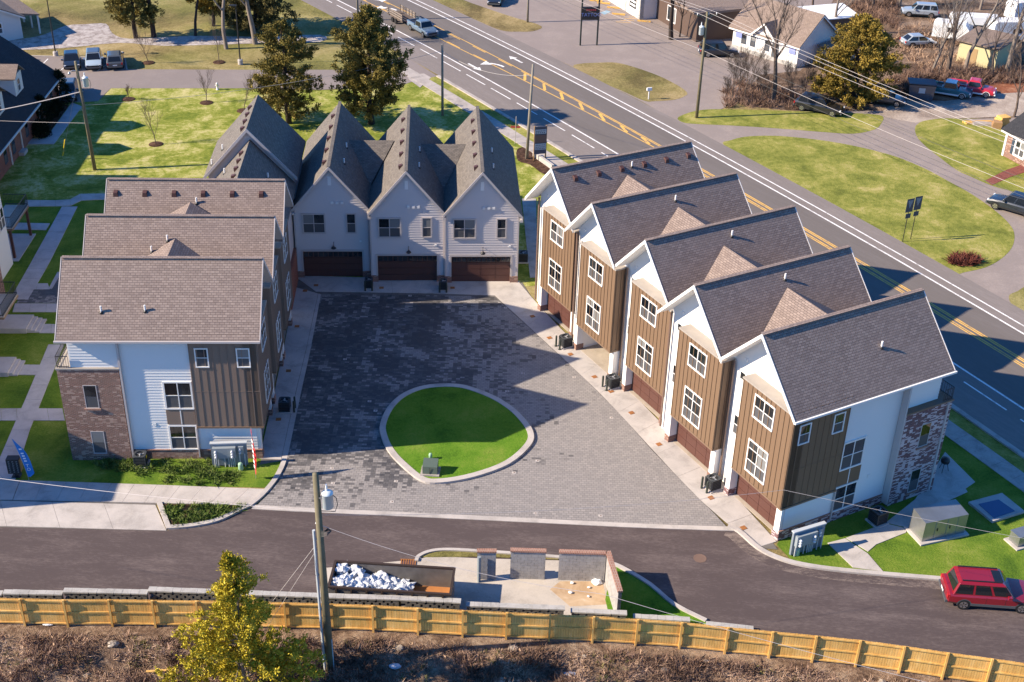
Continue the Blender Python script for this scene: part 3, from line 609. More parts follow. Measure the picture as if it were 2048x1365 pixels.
def gable_roof(par, my, x0, x1, yl, yr, yc, zr, k, mat, th=.14, name='roof', fascia='trim_white', soff=None, slope_names=None):
    """ridge along x at yc,zr; slopes fall with factor k to yl (low y) and yr."""
    for (ya, s) in ((yl, -1), (yr, 1)):
        za = zr-abs(ya-yc)*k
        m = MB(my)
        lo = [(x0, ya, za-th), (x1, ya, za-th), (x1, yc, zr-th), (x0, yc, zr-th)]; hi = [(x0, ya, za), (x1, ya, za), (x1, yc, zr), (x0, yc, zr)]
        if s > 0: lo, hi = lo[::-1], hi[::-1]
        m.hexa(lo, hi); m.build(name, mat, par)
def rake(par, my, x, yl, yr, yc, zr, k, mat, d=.26, t=.05):
    for ya in (yl, yr):
        za = zr-abs(ya-yc)*k; m = MB(my)
        a = (x, ya); P = [(x, ya, za-d+.03), (x+t, ya, za-d+.03), (x+t, yc, zr-d+.03), (x, yc, zr-d+.03)]
        Q = [(x, ya, za+.03), (x+t, ya, za+.03), (x+t, yc, zr+.03), (x, yc, zr+.03)]
        if ya > yc: P, Q = P[::-1], Q[::-1]
        m.hexa(P, Q); m.build('rake_board', mat, par)
def vent_pipe(par, my, x, y, z, h=.42):
    b = MB(my).lathe((x, y, z-.1), [(.13, 0), (.13, .1), (.06, .18)], 8).build('pipe_boot', 'black_metal', par)
    MB(my).cyl((x, y, z), .065, h, 8).build('vent_pipe', 'plastic_white', par)

def townhouse(label, origin, rz, my, w, yc, zr, k=1.0, end=False, first=False, walls='stucco_white', board='brown_board', endboard='brown_board', brick='brick_wall', door=True, depth=11.8, prot=.18, pipes=(), vents=0, rake_mat='trim_white', group=None, cricket=True, far_end=False):
    H = thing('townhouse', label, 'townhouse', origin, rz, group)
    zl = zr-yc*k; zrr = zr-(w-yc)*k
    # walls: upper storeys with gable, lower storey round the garage
    m = MB(my); sec = [(.0, 2.6), (w, 2.6), (w, zrr-.16), (yc, zr-.2), (.0, zl-.16)]
    m.hexa([(.9, y, z) for y, z in sec][::-1], [(depth, y, z) for y, z in sec][::-1]); m.build('upper_wall', walls, H)
    m = MB(my); m.box(.9, depth, 0, .25, 0, 2.597).box(.9, depth, w-.25, w, 0, 2.597).box(6.8, depth, .253, w-.253, 0, 2.597); m.box(.903, 6.797, 5.05, w-.253, 0, 2.597); m.build('lower_wall', walls, H)
    MB(my).box(.6, 6.797, .253, 5.047, .0, .045).build('garage_floor', 'garage_floor', H)
    MB(my).box(.30, .897, .02, .50, .5, 2.6).build('pier', walls, H); MB(my).box(.24, .897, -.02, .56, 0, .5).build('pier_base', brick, H)
    MB(my).box(.24, .897, 5.0, 5.45, 0, .5).build('pier_base', brick, H); MB(my).box(.30, .897, 5.02, 5.43, .5, 2.6).build('pier', walls, H)
    # bay
    zb0, zb1 = 2.65, 9.25
    y0 = -.15 if end else .03
    MB(my).box(0, .897, y0, 4.7, zb0, zb1).build('bay', board, H)
    n = int(4.6/.40)
    for i in range(n+1): 
        y = y0+.03+(4.7-y0-.06)*i/n; cy = my*y; piece('batten', board, H, (-.018, cy, (zb0+zb1)/2), (.036, .05, zb1-zb0-.02))
    if not end:
        for x in (.12, .5, .84): piece('batten', board, H, (x, my*.012, (zb0+zb1)/2), (.05, .036, zb1-zb0-.02))
    MB(my).box(-.06, .93, y0-.05, 4.76, zb1, zb1+.09).build('bay_cap', 'bay_cap', H)
    MB(my).box(-.03, .9, y0-.02, 4.73, zb0-.12, zb0-.003).build('bay_skirt', 'brown_trim', H)
    window(H, my, (0, 3.45, 7.25), (0, -1, 0), (-1, 0, 0), 1.85, 1.6, 2, (.5,), low='window_screen', bar=.06, trim=.03)
    window(H, my, (0, 3.45, 3.3), (0, -1, 0), (-1, 0, 0), 1.85, 2.3, 2, (.37, .74), low='window_screen', bar=.06, trim=.03)
    window(H, my, (.9, 6.1, 4.15), (0, -1, 0), (-1, 0, 0), .58, 1.45, 1, (.5,), bar=.06, trim=.06)
    window(H, my, (.9, 6.1, 8.2), (0, -1, 0), (-1, 0, 0), .58, .62, 1, (), bar=.06, low=None, trim=.06)
    m = MB(my).box(.80, .897, 5.55, 5.75, 9.7, 9.84).build('vent_hood', 'plastic_white', H)
    # garage door in panels
    if door:
        g = MB(my).box(.902, .93, .5, 5.0, .05, 2.6).build('garage_door', 'garage_door', H)
        for r_ in range(4):
            for c_ in range(4):
                yy0 = .53+c_*1.117; MB(my).box(.872, .9, yy0, yy0+1.09, .07+r_*.625, .07+(r_+1)*.625-.03).build('door_panel', 'garage_door', g)
    # roof
    XR0, XR1 = -.25, 12.3
    yl = -.42 if end else 0.0; yr = w+.42 if far_end else w
    gable_roof(H, my, XR0, XR1, yl, yr, yc, zr, k, 'shingle_brown')
    rake(H, my, XR0-.052, yl-(0 if end else .12), yr+(0 if far_end else .12), yc, zr, k, rake_mat)
    rake(H, my, XR1+.002, yl, yr, yc, zr, k, rake_mat)
    m = MB(my)                                     # soffit under the front overhang
    for ya in (yl, yr):
        za = zr-abs(ya-yc)*k-.175; zc = zr-.175
        P = [(XR0, ya, za), (.9, ya, za), (.9, yc, zc), (XR0, yc, zc)]
        lo = [(x, y, z-.03) for x, y, z in P]
        if ya > yc: lo, P = lo[::-1], P[::-1]
        m.hexa(lo, P)
    m.build('soffit', rake_mat, H)
    m = MB(my); m.beam((XR0, yc, zr+.015), (XR1, yc, zr+.015), .3, .05); m.build('ridge_cap', 'shingle_brown', H)
    # down pipe in the slot beside the bay
    m = MB(my); m.box(.62, .72, w-.2, w-.08, .3, zrr-.4); m.build('downspout', 'downspout_brown' if my > 0 else 'brown_trim', H)
    if cricket and not far_end:        # saddle roof in the valley to the next house up the row
        yv = w; zv = zrr; zt = zr-1.15; hh = zt-zv; L = 4.0; xc = 6.3; yA = w-hh/k; yB = w+hh/k
        m = MB(my); A = (xc, yA, zt+.02); B = (xc, yB, zt+.02); Fp = (xc-L, yv, zv+.02); Bp = (xc+L, yv, zv+.02)
        m.add([A, B, Fp, Bp], [(0, 2, 1), (0, 1, 3)]); m.build('saddle_roof', 'shingle_brown', H)
    for (x, y) in pipes: vent_pipe(H, my, x, y, zr-abs(y-yc)*k)
    for i in range(vents):
        x = 1.2+i*2.05; y = yc-.75; z = zr-.75*k
        v = MB(my); v.hexa([(x, y-.2, z-.22), (x+.34, y-.2, z-.22), (x+.34, y+.15, z+.1), (x, y+.15, z+.1)], [(x+.03, y-.18, z+.1), (x+.31, y-.18, z+.1), (x+.31, y+.13, z+.2), (x+.03, y+.13, z+.2)]); v.build('roof_vent', 'vent_dark', H)
    if end:
        ns = (0, -1, 0); ex = (1, 0, 0); ze = zl-.14
        b = MB(my); b.box(.0, 4.3, -.15, -.003, zb0, ze); b.build('end_panel', endboard, H)
        nb = 9
        for i in range(nb+1): piece('batten', endboard, H, (.04+4.22*i/nb, my*-.161, (zb0+ze)/2), (.055, .024, ze-zb0-.02))
        MB(my).box(-.02, 4.34, -.2, 0, zb0-.13, zb0-.003).build('panel_skirt', 'brown_trim', H)
        piece('panel_joint', endboard, H, (2.15, my*-.157, 5.35), (4.2, .014, .03))
        s = MB(my); laps(s, (4.303, 0, 0), ex, ns, 4.5, .75, ze); laps(s, (8.8, 0, 0), ex, ns, depth-8.8, 7.08, ze); laps(s, (.52, 0, 0), ex, ns, 3.75, .75, zb0-.13)
        s.build('siding', 'siding_white', H, kind='stuff')
        MB(my).box(.26, 8.8, -.06, -.002, 0, .70).build('base_course', brick, H); MB(my).box(.24, 8.8, -.10, -.002, .702, .76).build('base_cap', 'brick_cap', H)
        bt = MB(my).box(8.8, 12.65, -prot, 4.5, -.3, 7.0).build('brick_tower', brick, H); MB(my).box(8.75, 12.72, -prot-.05, 4.55, 7.003, 7.1).build('coping', 'brown_trim' if my > 0 else 'bay_cap', bt)
        window(H, my, (4.4, -.052, 3.98), ex, ns, 1.75, 2.02, 2, (.5,), bar=.06, trim=.045); window(H, my, (4.4, -.052, .80), ex, ns, 1.75, 1.85, 2, (.5,), bar=.06, trim=.045)
        sp = MB(my).box(4.35, 6.2, -.075, -.026, 2.74, 3.89).build('spandrel', endboard, H); piece('batten', 'trim_white', H, (5.275, my*-.083, 3.31), (.06, .02, 1.1))
        for zz in (4.1, .55): window(H, my, (10.35, -prot, zz), ex, ns, .85, 1.75, 1, (.5,), bar=.05, sill=True, frame='trim_gray', proud=.02)
        for xx in (.5, 3.1): window(H, my, (xx, -.15, 7.2), ex, ns, .8, 1.36, 1, (.5,), bar=.05, trim=.03, proud=.05)
        g = MB(my).box(-.3, 12.4, -.55, -.425, zr-(yc+.42)*k-.16, zr-(yc+.42)*k-.03); g.build('gutter', rake_mat, H)
        d = MB(my).box(8.62, 8.74, -prot-.04, -.06, .2, zl-.55).build('downspout', 'trim_gray', H)
        d = MB(my).box(4.32, 4.4, -.16, -.03, .2, 2.5).build('downspout', 'trim_gray', H)
        if my > 0: MB(my).box(12.25, 12.35, -prot-.09, -prot-.002, .2, 6.9).build('downspout', 'trim_gray', H)
        rl = MB(my)
        for zz in (7.2, 7.95): rl.beam((11.85, -prot+.05, zz), (12.6, -prot+.05, zz), .04, .04).beam((12.6, -prot+.05, zz), (12.6, 4.3, zz), .04, .04)
        for i in range(6): rl.beam((11.85+i*.15, -prot+.05, 7.1), (11.85+i*.15, -prot+.05, 7.95), .02, .02)
        for i in range(24): rl.beam((12.6, -prot+.1+i*.18, 7.1), (12.6, -prot+.1+i*.18, 7.95), .02, .02)
        rl.build('balcony_railing', 'black_metal', H)
        MB(my).box(6.95, 7.15, -.06, -.025, 2.6, 2.82).build('vent_hood', 'plastic_white', H)
    return H
AR = R(90-60.6); dR = Vector((math.cos(AR), math.sin(AR), 0)); nR = Vector((dR.y, -dR.x, 0)); C5 = W(1550, 1083)
bounds = [0, 6.7, 13.45, 20.0, 26.5, 33.2]; offs = [-.12, -.16, .62, .48, 1.05]
lab = ['brown and white end townhouse beside the lane, whitewashed brick tower on its street corner',
       'brown bay townhouse next to the whitewashed-brick end house, garage shut',
       'brown bay townhouse in the middle of its row of five, garage shut',
       'brown bay townhouse with its garage standing open',
       'brown bay townhouse next to the open-garage one, square vents along its ridge']
for i in range(5):
    o = C5+dR*offs[i]-nR*bounds[i]; w = bounds[i+1]-bounds[i]
    townhouse(lab[i], o, AR, 1, w, w/2, 13.1, 1.02, end=(i == 0), brick='brick_wash' if i == 0 else 'brick_wall', endboard='umber_board' if 0 else 'brown_board', door=(i != 3), prot=.5 if i == 0 else .18,
              pipes=[(7.6, w/2-1.9) if i == 0 else (6.4, w/2-.75)], vents=6 if i == 4 else 0, group='townhouses with brown bays', far_end=(i == 4))
AB = R(3.02); cB = Vector((math.cos(AB), math.sin(AB), 0)); bB = Vector((-cB.y, cB.x, 0)); OL = W(519, 913)
bl = [0, 6.5, 12.5, 18.6]
labL = ['end townhouse with tall brick tower and brown battened panel beside the planting bed', 'middle townhouse of the row ending in the brick tower', 'townhouse with square ridge vents, next to the grey corner house']
for i in range(3):
    w = bl[i+1]-bl[i]; o = OL+cB*.52-bB*.2+bB*bl[i]
    townhouse(labL[i], o, math.pi+AB, -1, w, w/2+.1, 13.15, 1.02, end=(i == 0), board='umber_board', endboard='umber_board', rake_mat='trim_gray', pipes=[(9.6, w/2-2.4), (6.9, w/2-2.35)] if i == 0 else [(7.8, w/2-1.7), (6.8, w/2-1.15)] if i == 1 else [(6.8, w/2-1.75), (5.9, w/2-1.15)], vents=6 if i == 2 else 0, group='townhouses with brown bays', far_end=(i == 2))

# ------------------------------------------------------------------ grey two storey houses at the back of the court
AGr = R(3.81); gX = Vector((math.cos(AGr), math.sin(AGr), 0)); gY = Vector((-gX.y, gX.x, 0)); OG = W(1019, 565)
def greyhouse(label, x0, y0, w=6.05, zr=10.05, k=1.19, depth=14.2, door=True, ac=False, front=True, L_roof=None, cricket=True, right_end=False, group='grey gabled houses at the back of the court'):
    """local x along the facade from the left corner, y into the house; facade faces -y"""
    H = thing('grey_house', label, 'house', OG+gX*x0+gY*y0, AGr, group)
    yc = w/2; ze = zr-(w/2)*k
    sec = [(0, 2.5), (w, 2.5), (w, ze-.16), (yc, zr-.2), (0, ze-.16)]
    m = MB(); m.hexa([(x, 0, z) for x, z in sec], [(x, depth, z) for x, z in sec]); m.build('upper_wall', 'siding_gray', H)
    m = MB(); m.box(0, w, .3, depth, 0, 2.497); m.box(0, .55, 0, .297, 0, 2.497); m.box(w-.62, w, 0, .297, 0, 2.497); m.build('lower_wall', 'siding_gray', H)
    # lap siding on the facade
    s = MB(); n = 42
    for i in range(n):
        z0 = .62+i*.22; z1 = z0+.22
        def half(z): return (w/2 if z < ze-.25 else max(0, (zr-.3-z)/k))
        for (a, b) in ([(yc-half(z0), yc+half(z0))] if z0 > 2.45 else [(0, .55), (w-.62, w)]):
            h1 = half(z1); a1, b1 = (max(a, yc-h1), min(b, yc+h1)) if z0 > 2.45 else (a, b)
            if b1-a1 < .05: continue
            s.add([(a, -.042, z0), (b, -.042, z0), (b1, -.006, z1), (a1, -.006, z1), (a, 0, z0), (b, 0, z0)], [(0, 1, 2, 3), (4, 5, 1, 0)])
    s.build('siding', 'siding_gray', H, kind='stuff')
    for a, b in ((-.03, .57), (w-.64, w+.03)): MB().box(a, b, -.1, .2, 0, .58).build('pier_base', 'brick_wall', H); 
    for a in (-.02, w-.11): MB().box(a, a+.13, -.055, .02, .6, ze-.25).build('corner_board', 'trim_gray', H)
    dw = w-1.17
    g = MB().box(.55, w-.62, .15, .2, .02, 2.4).build('garage_door', 'garage_door', H)
    for a, b, c, d in ((.40, .55, 0, 2.4), (w-.62, w-.47, 0, 2.4), (.40, w-.47, 2.4, 2.56)): MB().box(a, b, -.065, .15, c+.02, d).build('door_trim', 'trim_gray', H)
    for r_ in range(4):
        for c_ in range(4):
            x = .58+c_*dw/4; MB().box(x, x+dw/4-.06, .11, .148, .05+r_*.585, .05+(r_+1)*.585-.03).build('door_panel', 'garage_door', g)
    for c_ in range(4):
        for q in range(3): x = .63+c_*dw/4+q*(dw/12-.01); MB().box(x, x+dw/12-.07, .09, .105, 1.88, 2.28).build('pane', 'window_glass', g)
    window(H, 1, (.7, -.06, 4.12), (1, 0, 0), (0, -1, 0), 1.8, 1.72, 2, (.5,), frame='trim_gray', bar=.065, trim=.06, low='window_screen')
    window(H, 1, (4.25, -.06, 4.12), (1, 0, 0), (0, -1, 0), .75, 1.75, 1, (.5,), frame='trim_gray', bar=.06, trim=.045)
    MB().box(yc-.14, yc+.14, -.06, -.02, 8.35, 9.1).build('gable_vent', 'plastic_white', H)
    for x in (3.05, 3.45, 3.85): MB().box(x, x+.22, -.13, -.02, 6.72, 6.92).build('vent_hood', 'plastic_white', H)
    l = MB().lathe((yc+.1, -.35, 2.85), [(.02, .3), (.03, .22), (.20, .06), (.21, 0)], 12).beam((yc+.1, -.35, 3.12), (yc+.1, -.02, 3.3), .03, .03); l.build('barn_lamp', 'black_metal', H)
    MB().box(5.25, 5.42, -.1, -.02, 3.3, 3.46).build('vent_hood', 'plastic_white', H)
    gable = MB(); ov = .32
    for sg in (-1, 1):
        xa = yc+sg*(w/2+(.30 if (sg > 0 and right_end) else .14)); za = zr-abs(xa-yc)*k
        lo = [(xa, -ov, za-.14), (yc, -ov, zr-.14), (yc, depth+ov, zr-.14), (xa, depth+ov, za-.14)]; hi = [(a, b, c+.14) for a, b, c in lo]
        if sg < 0: lo, hi = lo[::-1], hi[::-1]
        m = MB(); m.hexa(lo[::-1], hi[::-1]); m.build('roof', 'shingle_gray', H)
        m = MB(); d = .24
        P = [(xa, -ov-.052, za-d), (yc, -ov-.052, zr-d), (yc, -ov-.002, zr-d), (xa, -ov-.002, za-d)]; Q = [(a, b, c+d+.03) for a, b, c in P]
        if sg > 0: P, Q = P[::-1], Q[::-1]
        m.hexa(P, Q); m.build('rake_board', 'trim_gray', H)
        MB().box(min(xa, xa-sg*.25), max(xa, xa-sg*.25), -ov-.06, .1, za-.42, za-.2).build('eave_return', 'trim_gray', H)
        for i in range(5):
            if sg > 0: continue
            y = 1.6+i*2.6; x = yc-.42; z = zr-.42*k; MB().hexa([(x-.2, y, z-.3), (x+.1, y, z), (x+.1, y+.38, z), (x-.2, y+.38, z-.3)], [(x-.24, y+.02, z+.1), (x+.06, y+.02, z+.2), (x+.06, y+.36, z+.2), (x-.24, y+.36, z+.1)]).build('roof_vent', 'vent_dark', H)
    m = MB().beam((yc, -ov, zr+.01), (yc, depth+ov, zr+.01), .26, .05); m.build('ridge_cap', 'shingle_gray', H)
    vent_pipe(H, 1, yc+1.0, 3.2, zr-1.0*k, .45); vent_pipe(H, 1, yc+1.0, 6.6, zr-1.0*k, .45)
    if cricket:       # saddle towards the house on the right
        zt = 8.75; xv = w; zv = ze; hh = zt-zv; yr_ = 8.6; L = 4.4
        A = (w-hh/k, yr_, zt); B = (w+hh/k, yr_, zt); m = MB(); m.add([A, B, (w, yr_-L, zv+.03), (w, yr_+L, zv+.03)], [(0, 2, 1), (0, 1, 3)]); m.build('saddle_roof', 'shingle_gray', H)
    return H
greyhouse('grey gabled house beside the brown bay row, condenser at its left pier', -5.4, 0, cricket=False, right_end=True)
greyhouse('grey gabled house between the two others with gable fronts', -11.48, .2)
greyhouse('grey gabled house in the shaded corner next to the brick tower row', -17.65, 1.0)
def corner_house():
    """steep grey roof in the corner behind the brick tower row: a main gable with a lower wing in front"""
    H = thing('corner_house', 'grey roofed corner house with a lower front gable and a brick ground floor', 'house', OG+gX*-22.2+gY*1.6, AGr)
    def gab(x0, x1, y0, y1, xc, zr, k, lbl):
        for sg, xa in ((-1, x0), (1, x1)):
            za = zr-abs(xa-xc)*k; lo = [(xa, y0, za-.15), (xc, y0, zr-.15), (xc, y1, zr-.15), (xa, y1, za-.15)]; hi = [(a, b, c+.15) for a, b, c in lo]
            if sg > 0: lo, hi = lo[::-1], hi[::-1]
            MB().hexa(lo, hi).build('roof', 'shingle_gray', H)
            P = [(xa, y0-.06, za-.28), (xc, y0-.06, zr-.28), (xc, y0-.005, zr-.28), (xa, y0-.005, za-.28)]; Q = [(a, b, c+.31) for a, b, c in P]
            if sg > 0: P, Q = P[::-1], Q[::-1]
            MB().hexa(P, Q).build('rake_board', 'trim_gray', H)
            for i in range(4):
                if sg < 0:
                    y = y0+1.0+i*(y1-y0-1.5)/4; x = xc-.42; z = zr-.42*k; MB().hexa([(x-.2, y, z-.3), (x+.1, y, z), (x+.1, y+.38, z), (x-.2, y+.38, z-.3)], [(x-.24, y+.02, z+.1), (x+.06, y+.02, z+.2), (x+.06, y+.36, z+.2), (x-.24, y+.36, z+.1)]).build('roof_vent', 'vent_dark', H)
        sec = [(x0+.35, 0), (x1-.35, 0), (x1-.35, zr-(x1-.35-xc)*k-.2), (xc, zr-.22), (x0+.35, zr-(xc-x0-.35)*k-.2)]
        m = MB(); m.hexa([(x, y0+.35, z) for x, z in sec], [(x, y1-.3, z) for x, z in sec]); m.build('wall', 'rafter_dark' if 0 else 'siding_gray', H)
    gab(-2.64, 4.9, .7, 8.6, 1.13, 12.6, 1.11, 'main'); gab(-2.2, 4.75, -6.6, 1.0, 1.3, 11.6, 1.11, 'front')
    MB().box(4.35, 4.62, -6.2, -.9, 0, 2.9).build('brick_ground_floor', 'brick_red', H)
    for x, y, z in ((-1.2, 2.6, 10.05), (-2.0, 1.6, 9.15), (-.6, -1.0, 9.5)): vent_pipe(H, 1, x, y, z, .45)
    vent_pipe(H, 1, 3.0, -2.5, 9.75, .45)
corner_house()

# ------------------------------------------------------------------ lettering
def letters(txt, parent, mat, size, M4, name='lettering', extrude=.004):
    cu = bpy.data.curves.new(name, 'FONT'); cu.body = txt; cu.size = size; cu.extrude = extrude; cu.align_x = 'CENTER'; cu.align_y = 'CENTER'
    t = bpy.data.objects.new('tmp', cu); COL.objects.link(t)
    dg = bpy.context.evaluated_depsgraph_get(); me = bpy.data.meshes.new_from_object(t.evaluated_get(dg)); bpy.data.objects.remove(t)
    me.materials.clear(); me.materials.append(MATS[mat]); o = link(name, me, parent); o.matrix_local = M4; return o
def face_m(c, r, up):   # matrix placing text: x along r, y along up
    r = Vector(r).normalized(); up = Vector(up).normalized(); n = r.cross(up)
    return Matrix(((r.x, up.x, n.x, c[0]), (r.y, up.y, n.y, c[1]), (r.z, up.z, n.z, c[2]), (0, 0, 0, 1)))

# ------------------------------------------------------------------ board fence
FE = thing('board_fence', 'new yellow pine board fence with posts and rails facing the brush', 'fence')
for i, p in enumerate(POSTS):
    nx = (POSTS[min(i+1, len(POSTS)-1)]-POSTS[max(i-1, 0)]).normalized(); a = math.atan2(nx.y, nx.x)
    pst = piece('post', 'fence_wood', FE, (p.x, p.y-.06, p.z+.87), (.11, .11, 2.0), a)
    if i == len(POSTS)-1: break
    q = POSTS[i+1]; d = q-p; L = d.length; n = 17; m = MB(); hz = Vector((d.x, d.y, 0)).normalized(); nn = Vector((-hz.y, hz.x, 0))
    for k in range(n):
        c = p+d*((k+.5)/n)+nn*.055; hw = L/n/2-.006; top = 1.80+random.uniform(-.012, .012)
        A = c-hz*hw; B = c+hz*hw; t = nn*.01; s = random.uniform(-.003, .003)
        m.hexa([tuple(A-t+V3(0, 0, .04)), tuple(B-t+V3(0, 0, .04)), tuple(B+t+V3(0, 0, .04)), tuple(A+t+V3(0, 0, .04))], [tuple(A-t+V3(0, 0, top)), tuple(B-t+V3(0, 0, top)), tuple(B+t+V3(0, 0, top)), tuple(A+t+V3(0, 0, top))])
    m.build('pickets', 'fence_wood', FE, kind='stuff')
    for h in (.12, .92, 1.70):
        r_ = MB().beam(tuple(p+nn*.005+V3(0, 0, h)), tuple(q+nn*.005+V3(0, 0, h)), .045, .10); r_.build('rail', 'fence_wood', FE)
# ------------------------------------------------------------------ segmental retaining wall behind the fence
RWL = thing('retaining_wall', 'grey segmental block wall with pale cap stones stepping along the lane', 'wall')
def wall_run(pts, top):
    pts = [W(a, b, top) for a, b in pts]
    for i in range(len(pts)-1):
        p, q = pts[i], pts[i+1]; L = (q-p).length; n = max(1, round(L/.46)); a = math.atan2(q.y-p.y, q.x-p.x)
        for k in range(n):
            c = p+(q-p)*((k+.5)/n); piece('cap_stone', 'cap_stone', RWL, (c.x, c.y, top+random.uniform(-.006, .006)), (L/n-.008, .36+random.uniform(-.02, .02), .1), a+random.uniform(-.015, .015))
        m = MB()
        for row in range(int((top+.05)/.2)+1):
            for k in range(n):
                c = p+(q-p)*((k+.5+(row % 2)*.5)/n) if k < n-1 or row % 2 == 0 else p+(q-p)*((k+.5)/n)
                h = Vector((math.cos(a), math.sin(a), 0)); nn = Vector((-h.y, h.x, 0)); z1 = top-.055-row*.2; z0 = z1-.19; hw = L/n/2*(.72)
                m.hexa([tuple(c-h*hw-nn*.15+V3(0, 0, z0-top)), tuple(c+h*hw-nn*.15+V3(0, 0, z0-top)), tuple(c+h*hw+nn*.13+V3(0, 0, z0-top)), tuple(c-h*hw+nn*.13+V3(0, 0, z0-top))],
                       [tuple(c-h*hw-nn*.15+V3(0, 0, z1-top)), tuple(c+h*hw-nn*.15+V3(0, 0, z1-top)), tuple(c+h*hw+nn*.13+V3(0, 0, z1-top)), tuple(c-h*hw+nn*.13+V3(0, 0, z1-top))])
        m.build('wall_blocks', 'wall_block', RWL, kind='stuff')
wall_run([(-300, 1184), (5, 1187)], 1.05); wall_run([(7, 1184.5), (126, 1187)], 1.15); wall_run([(127, 1181.5), (296, 1185)], 1.28); wall_run([(297, 1179), (640, 1192), (800, 1197), (922, 1203)], 1.36)
wall_run([(932, 1209), (1130, 1217)], 1.05); wall_run([(1141, 1221), (1254, 1227)], .8); wall_run([(1266, 1233), (1380, 1240)], .5); wall_run([(1412, 1248), (1507, 1258)], .22)
# ------------------------------------------------------------------ refuse enclosure
sheet('enclosure_pad', G([(640, 1138), (835, 1120), (862, 1113), (960, 1118), (1120, 1122), (1240, 1130), (1300, 1180), (1300, 1250), (640, 1225)]), .03, 'pad_concrete')
sheet('grass_strip', smooth_line(G([(1222, 1142), (1240, 1140), (1297, 1172), (1345, 1210), (1400, 1238), (1420, 1262), (1225, 1262)]), 2, True), .045, 'lawn_island')
ribbon(smooth_line(G([(1216, 1131), (1240, 1139), (1297, 1173), (1345, 1213), (1410, 1246)]), 3), 0, .25, 0, .14).build('kerb', 'concrete', kind='structure')
sheet('dry_strip', G([(840, 1116), (862, 1107), (890, 1103), (952, 1105), (1116, 1115), (1116, 1121), (960, 1115)]), .05, 'dry_grass')
ribbon(smooth_line(G([(829, 1124), (834, 1114), (855, 1104), (890, 1099.5), (952, 1102), (1040, 1108), (1210, 1122)]), 4), 0, -.22, 0, .14).build('kerb', 'concrete', kind='structure')
MB().prism([(p.x, p.y) for p in G([(1120, 1164), (1205, 1164), (1215, 1210), (1140, 1214), (1100, 1180)])], 0, .035).build('sand_film', 'sandy_film', kind='structure')
EN = thing('block_enclosure', 'grey concrete block refuse enclosure with brick coping, three back panels and a side wall', 'enclosure')
def cmu_wall(p, q, h, cap=True, th=.2):
    p, q = Vector((p[0], p[1], 0)), Vector((q[0], q[1], 0)); L = (q-p).length; a = math.atan2(q.y-p.y, q.x-p.x); hv = (q-p).normalized()
    m = MB().beam(tuple(p+V3(0, 0, h/2)), tuple(q+V3(0, 0, h/2)), th-.03, h-.02); m.build('wall_core', 'wall_block', EN)
    rows = round(h/.2)
    for r_ in range(rows):
        x = -.2 if r_ % 2 else 0
        while x < L-.01:
            a0, a1 = max(0, x), min(L, x+.4)
            if a1-a0 > .03: c = p+hv*((a0+a1)/2); piece('block', 'cmu_block', EN, (c.x, c.y, (r_+.5)*h/rows+.02), (a1-a0-.012, th+random.uniform(0, .006), h/rows-.012), a)
            x += .4
    if cap: MB().beam(tuple(p-hv*.03+V3(0, 0, h+.06)), tuple(q+hv*.03+V3(0, 0, h+.06)), th+.1, .11).build('brick_coping', 'brick_cap', EN)
e0 = W(954, 1158, 0); e1 = W(991, 1158, 0); cmu_wall(e0, e1, 2.05); cmu_wall(W(1020, 1156, 0), W(1089, 1158, 0), 2.05); eA = W(1116, 1159, 0); eB = W(1208, 1162, 0); cmu_wall(eA, eB, 2.05)
cmu_wall((eB.x+.12, eB.y+.1), (eB.x+.62, 54.75), 2.05)
MB().cyl((e0.x+.12, e0.y-.28, 0), .11, 1.9, 10).build('gate_post', 'meter_box', EN)
# roll-off container
DA, DB = W(670, 1124, 1.6), W(906, 1139, 1.6); DC = W(904, 1190, 1.6); DDD = W(660, 1178, 1.6)
RO = thing('roll_off_container', 'open rusty roll-off container half filled with pale rubbish bags', 'dumpster', ((DA.x+DB.x)/2, (DA.y+DC.y)/2, 0.03), math.atan2(DB.y-DA.y, DB.x-DA.x))
Ld, Wd, Hd = 6.9, 2.2, 1.55
MB().box(-Ld/2, Ld/2, -Wd/2, Wd/2, .12, .22).build('floor', 'rust', RO)
for y0, y1 in ((-Wd/2, -Wd/2+.06), (Wd/2-.06, Wd/2)): MB().box(-Ld/2, Ld/2, y0, y1, .22, Hd).build('side_wall', 'dumpster_steel', RO)
for x0, x1 in ((-Ld/2, -Ld/2+.06), (Ld/2-.06, Ld/2)): MB().box(x0, x1, -Wd/2+.063, Wd/2-.063, .22, Hd).build('end_wall', 'dumpster_steel', RO)
rm = MB().box(-Ld/2-.06, Ld/2+.06, -Wd/2-.07, -Wd/2+.07, Hd+.002, Hd+.1).box(-Ld/2-.06, Ld/2+.06, Wd/2-.07, Wd/2+.07, Hd+.002, Hd+.1).box(-Ld/2-.06, -Ld/2+.08, -Wd/2+.071, Wd/2-.071, Hd+.002, Hd+.1).box(Ld/2-.08, Ld/2+.06, -Wd/2+.071, Wd/2-.071, Hd+.002, Hd+.1); rm.build('rim', 'dumpster_rim', RO)
for i in range(8): x = -Ld/2+.4+i*.86; MB().box(x, x+.1, -Wd/2-.1, -Wd/2-.002, .15, Hd-.01).build('side_rib', 'dumpster_rim', RO)
for x in (-2.6, 2.6): MB().box(x-.5, x+.5, -Wd/2+.3, Wd/2-.3, -.03, .118).build('skid', 'dumpster_rim', RO)
